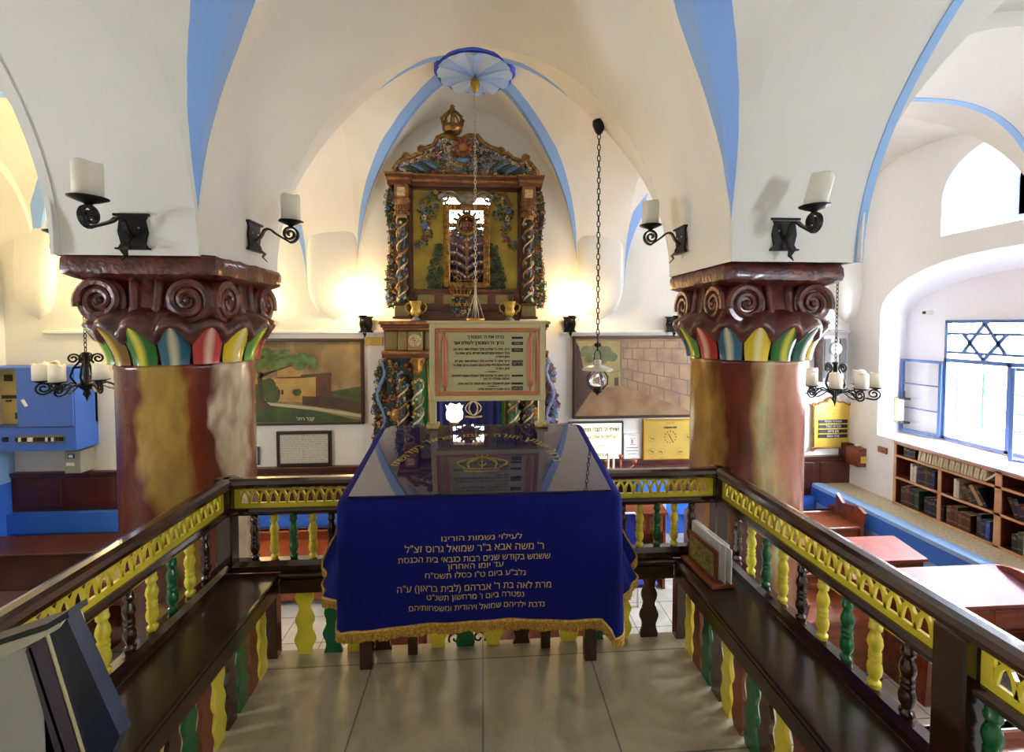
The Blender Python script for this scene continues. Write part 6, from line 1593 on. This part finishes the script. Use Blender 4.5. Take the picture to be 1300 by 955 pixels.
row(yD-.26,yE+.06,z2_,.19,['brown','black','tan','black','navy','black','tan'],[.036,.03,.042],'%s book leaning in the second middle shelf','leaning books on the second middle shelf',tilts=[-.55])
row(yD-.06,yD-.32,z3_,.2,['brown','maroon','brown'],[.04,.03],'%s volume at the left of the second bottom shelf','brown volumes on the second bottom shelf')
row(yD-.33,yE+.04,z3_,.22,['black','navy','blue','black','navy','red','brown','black'],[.035,.04],'%s hardback upright on the second bottom shelf','hardbacks on the second bottom shelf')
row(yE-.10,2.95,z3_,.2,['black','green','grey','tan','black','navy'],[.035,.04],'%s hardback on the bottom shelf right of the thick divider','hardbacks right of the divider')
row(yE-.12,2.95,z2_,.19,['black','navy','maroon'],[.035],'%s book leaning on the middle shelf right of the thick divider','leaning books right of the divider',tilts=[-.4])
for i in(0,1):
    pass
# ================================================================ pews and lecterns on the main floor
def pew(label,x0,x1,y,zt=-.05,face=-1,group=None,mm=PEW,scroll_end=True):
    """bench with panelled back; face -1 looks towards the camera"""
    t=thing('wooden_pew',label,'pew',((x0+x1)/2,y,FL),0,group); L=x1-x0; H=zt-FL
    m=MB(); m.use(mm); m.bb((x0,y-.02,FL+.12),(x1,y+.02,zt)); m.bb((x0,y-.035,zt-.03),(x1,y+.035,zt+.0),.008); n=max(2,int(L/.45)); 
    for i in range(n): a=x0+L*i/n+.04; b=x0+L*(i+1)/n-.04; m.bb((a,y-.03,FL+.25),(b,y+.03,zt-.09),.008)
    m.build('backrest',None,t)
    m=MB(); m.use(mm); yy_=y+face*.2; m.bb((x0,yy_-.2,FL+.43),(x1,yy_+.2,FL+.46),.008); m.build('seat',None,t)
    m=MB(); m.use(mm); m.bb((x0,y+face*.36-.012,FL+.05),(x1,y+face*.36+.012,FL+.43)); m.build('skirt',None,t)
    for x in(x0,x1):
        P=[(0,FL),(.40,FL),(.40,FL+.46),(.44,FL+.62),(.36,FL+.66),(.16,FL+.62),(.07,FL+.70),(.05,zt+.0),(.03,zt+.05),(-.03,zt+.05),(-.05,zt),(-.04,FL)]
        m=MB(); m.use(mm); m.prism(P,lambda a,b:Vector((x-.018,y+face*a,b)),(.036,0,0)); m.build('end_panel',None,t)
    return t
def desk(label,x0,x1,y0,y1,zt,slope=.05,mm=PEW,round_end=False,top=None,group=None,low=False):
    t=thing('reading_desk',label,'desk',((x0+x1)/2,(y0+y1)/2,FL),0,group)
    m=MB(); m.use(mm); m.bb((x0,y0,FL+.03 if low else zt-.20),(x1,y0+.025,zt-.02)); m.bb((x0,y1-.02,FL+.1),(x1,y1,zt)); m.bb((x0,y0,zt-.21),(x1,y1,zt-.19)); m.build('body',None,t)
    n=2
    for i in range(n): m=MB(); m.use(mm); a=x0+(x1-x0)*i/n+.02; b=x0+(x1-x0)*(i+1)/n-.02; m.bb((a,y0-.006,zt-.17),(b,y0,zt-.05),.003); m.build('drawer_front',None,t)
    m=MB(); m.use(top or mm); e=.025; vs=[(x,yv,zv+dz) for dz in(0,.022) for x,yv,zv in((x0-e,y0-e,zt-.02),(x1+e,y0-e,zt-.02),(x1+e,y1,zt+slope),(x0-e,y1,zt+slope))]
    m.add(vs,[(3,2,1,0),(4,5,6,7),(0,1,5,4),(1,2,6,5),(2,3,7,6),(3,0,4,7)]); m.build('sloping_top',None,t)
    for x in(x0,x1):
        m=MB(); m.use(mm)
        if round_end: 
            w=(y1-y0); P=[(y0,FL),(y1,FL),(y1+.02,zt-.02)]+[((y0+y1)/2+(w/2+.03)*cos(PI*k/10),zt-.0+.11*sin(PI*k/10)) for k in range(11)]
            m.prism(P,lambda a,b:Vector((x-.02,a,b)),(.045,0,0))
        else: m.bb((x-.012,y0,FL),(x+.012,y1,zt-.01))
        m.build('side_panel',None,t)
    return t
TOPM=mat('desk_top_mahogany',(140,66,58),.5,rgb2=(112,48,40),scale=6,spec=.25)
PT_=mat('desk_top_purple',(132,92,112),.5,rgb2=(120,54,34),scale=1.6,spec=.2)
# right hand side
pew('tall brown pew against the back wall between the right column and the blue parapet',2.3,4.02,4.75,-.44+.02+.0)
desk('small reading desk with slanted top beside the blue parapet',3.10,3.62,3.34,3.62,-.22,.03,top=TOPM)
desk('wide desk with glossy purple-brown top and rounded end board beside the parapet',3.02,3.92,2.72,3.06,-.20,.05,round_end=True,top=PT_)
pew('brown pew just beyond the right railing, behind the spindles',2.30,2.90,3.35,-.30,face=-1)
desk('narrow standing desk in front of the pew by the back wall at right',2.95,3.35,4.0,4.22,-.42,.02)
pew('brown pew nearest the camera outside the right railing',2.1,3.38,2.05,-.38,face=-1,mm=mat('pew_wood_red',(136,74,54),.3,rgb2=(104,52,36),scale=5,coat=.3))
desk('low desk with purple top at the lower right edge of the picture',3.5,4.05,1.55,1.9,-.32,.03,top=PT_)
# left hand side
pew('long dark pew along the left back wall under the panelling',-5.1,-3.05,4.75,-.48,mm=PEWD)
pew('dark pew left of the left column, in the middle of the floor',-5.0,-3.08,3.75,-.50,mm=PEWD)
desk('tall box-shaped desk with pale top directly left of the left column',-2.98,-2.6,3.45,3.8,-.20,.03,top=mat('desk_top_pale',(150,120,92),.4),mm=PEW)
desk('long low desk with an orange-brown front at the left edge',-4.9,-2.9,2.75,3.15,-.62,.03,mm=mat('desk_orange_brown',(150,88,36),.4,rgb2=(120,66,28),scale=3),top=PEWD)
pew('dark pew outside the left railing near the camera',-4.4,-2.4,2.1,-.42,mm=PEWD)
# behind the table
pew('orange-brown pew behind the railing between the left column and the ark',-2.55,-1.25,4.5,-.35,mm=mat('pew_orange',(156,78,34),.35,rgb2=(126,56,24),scale=4,coat=.2))
desk('orange-brown desk in front of the ark steps, seen under the table',-.88,-.42,3.2,3.5,-.42,.03,mm=mat('pew_orange',(156,78,34),.35),low=True)
pew('reddish pew right of the ark seen under the table cloth',.35,.98,3.62,-.50,mm=mat('pew_rosy',(150,84,62),.4,rgb2=(124,64,46),scale=5))
desk('wooden lectern standing behind the railing right of the table',1.42,1.78,4.15,4.45,-.13,.05)
# blue chair back
t=thing('blue_chair','blue upholstered chair with white piping behind the railing right of the table','chair',(1.22,3.9,FL)); x,y=1.24,3.9
CBLU=mat('chair_blue',(30,48,150),.6); m=MB(); m.use(CBLU); P=[(x-.2,-.42),(x+.2,-.42),(x+.21,-.10),(x+.15,-.02),(x-.15,-.02),(x-.21,-.10)]; m.prism(P,lambda a,b:Vector((a,y,b)),(0,.04,0)); b_=m.build('backrest',None,t)
m=MB(); m.use(WHITE); m.tube([(a,y-.003,b) for a,b in P],.010,5,closed=True); m.build('piping',None,b_)
m=MB(); m.use(CBLU); m.box((x,y-.2,FL+.45),(.42,.42,.06),bev=.02); m.build('seat',None,t)
for sx in(-1,1):
    for sy in(-.38,0): m=MB(); m.use(WHITE); m.tube([(x+sx*.19,y+sy,FL),(x+sx*.19,y+sy,FL+.43)],.012,6); m.build('leg',None,t)
# white and blue pillar base by the wall right of the table
m=MB(); m.use(LBLUE); m.bb((1.80,4.9,FL),(2.12,YB1-.13,-.25)); m.use(BLUEP); m.bb((1.78,4.88,-.25),(2.14,YB1-.13,-.08)); tag(m.build('blue_box_stand'),'light blue box stand with bright blue top behind the railing right of the table','stand')
# wrought iron flower stand with pot, under the table
t=thing('wrought_iron_plant_stand','black wrought iron scroll stand holding a terracotta pot, seen under the table','plant stand',(-.02,3.35,FL)); x,y=-.12,3.35
for q in(-1,1):
    m=MB(); m.use(IRON); 
    for zc in(-.72,-.5): m.tube(spiral((x+q*.09,y,zc),(q,0,0),(0,0,1),.07,.012,PI,1.5,22),.008,5)
    m.tube([(x+q*.02,y,FL),(x+q*.02,y,-.35)],.009,5); m.build('iron_scroll',None,t)
m=MB(); m.use(mat('terracotta',(120,84,66),.6)); m.lathe([(.07,-.89),(.10,-.70),(.11,-.70),(.11,-.67)],(x+.3,y,0),16); m.build('pot',None,t)
# ================================================================ on the right bench: leaflet holder
hp=at(893,712,Z=.425); t=thing('leaflet_holder','wooden framed leaflet holder with white booklets standing on the right bench','leaflet holder',(1.22,2.22,.423),0)
a=Vector((1.115,2.33,.423)); b=Vector((1.145,1.95,.423)); d=(b-a).normalized(); nrm=Vector((d.y,-d.x,0)); # towards the aisle
if nrm.x>0: nrm=-nrm
RWD=mat('holder_redwood',(142,72,40),.3,rgb2=(116,52,30),scale=6)
def obox(mm,o,l,w,h,nm,par,bev=.002,up=0):
    m=MB(); m.use(mm); R=Matrix((d,-nrm,Vector((0,0,1)))).transposed(); m.box(o,(l,w,h),rot=R,bev=bev); return m.build(nm,None,par)
mid=(a+b)/2; L=.25; mid=at(893,712,Z=.43); mid=Vector((1.13,2.16,.43))
obox(RWD,mid+Vector((0,0,.005))-nrm*.02,L+.04,.12,.02,'base',t)
obox(RWD,mid+Vector((0,0,.09))+nrm*.0,L,.012,.15,'front_frame',t)
o=obox(mat('holder_green_gold_print',(96,104,56),.4,rgb2=(190,170,96),scale=26,distort=2),mid+Vector((0,0,.09))+nrm*.008,L-.035,.004,.115,'printed_panel',t)
for i,(h,off,s) in enumerate(((.19,-.02,.00),(.185,-.03,.03),(.18,-.042,-.02),(.17,-.055,.04),(.175,-.068,.0))):
    o=obox(WHITE,mid+Vector((0,0,.017+h/2))+nrm*off+d*s,L-.02,.006,h,'booklet_white',None); o.name='booklet'; tag(o,'white booklet standing in the leaflet holder on the right bench','booklet','booklets in the leaflet holder')
o=obox(WHITE,Vector((1.175,2.275,.423+.10)),.12,.03,.20,'booklet',None); tag(o,'white booklet with a black emblem standing behind the leaflet holder','booklet')
m=MB(); m.use(BLACK); R=Matrix((d,-nrm,Vector((0,0,1)))).transposed(); q=Vector((1.175,2.275,.53))+nrm*.017; m.lathe([(.022,0),(.022,.002)],q,14,axis=nrm); m.build('emblem',None,o)
# ================================================================ lower left: tilted volumes on the left bench
# large open-fronted book rack leaning on the bench
t=thing('prayer_book_case','large dark blue slip-case with pale panel and cream bands leaning on the left bench','book case',(-1.18,1.1,.423))
def quad(mm,pts,th,nm,par):
    m=MB(); m.use(mm); P=[Vector(p) for p in pts]; n_=Vector((0,abs(th),0))
    k=len(P); m.add(P+[p+n_ for p in P],[tuple(range(k))[::-1],tuple(range(k,2*k))]+[(i,(i+1)%k,(i+1)%k+k,i+k) for i in range(k)]); return m.build(nm,None,par)
TH=.05
def pl(px,py): # tilted plane facing the camera, leaning left
    return at(px,py,Y=1.10)
NAVY=mat('case_navy',(30,36,58),.35,rgb2=(22,26,44),scale=8); GREYP=mat('case_grey_panel',(176,176,172),.6,var=.08,scale=3); PURP=mat('case_purple',(70,58,76),.5); CREB=mat('case_cream_line',(206,196,150),.5)
quad(NAVY,[pl(52,812),pl(84,784),pl(152,935),pl(118,1010),pl(60,1010)],TH*.7,'spine',t)
quad(GREYP,[pl(-30,848),pl(34,822),pl(86,1010),pl(-30,1010)],TH,'front_panel',t)
def pl2(px,py): return at(px,py,Y=1.095)
quad(PURP,[pl2(32,826),pl2(58,808),pl2(118,1005),pl2(84,1005)],.03,'purple_band',t)
for u in(36,57): quad(CREB,[pl2(u,824-(u-36)*.75),pl2(u+3,822-(u-36)*.75),pl2(u+62,1000),pl2(u+57,1000)],-.006,'cream_line',t)
quad(mat('cover_cloth_white',(190,186,166),.7,var=.08),[at(-30,827,Y=1.09),at(84,783,Y=1.09),at(72,800,Y=1.09),at(30,823,Y=1.09),at(-30,850,Y=1.09)],TH,'page_edges',t)
quad(mat('worn_black_edge',(34,34,36),.6),[at(-30,822,Y=1.085),at(60,792,Y=1.085),at(86,776,Y=1.085),at(88,784,Y=1.085),at(60,800,Y=1.085),at(-30,829,Y=1.085)],TH,'worn_edge',t)
t=tag(quad(WHITE,[at(84,786,Y=1.28),at(96,782,Y=1.28),at(112,830,Y=1.28),at(100,850,Y=1.28)],.02,'booklet',None),'white booklet standing behind the dark blue slip-case on the left bench','booklet')
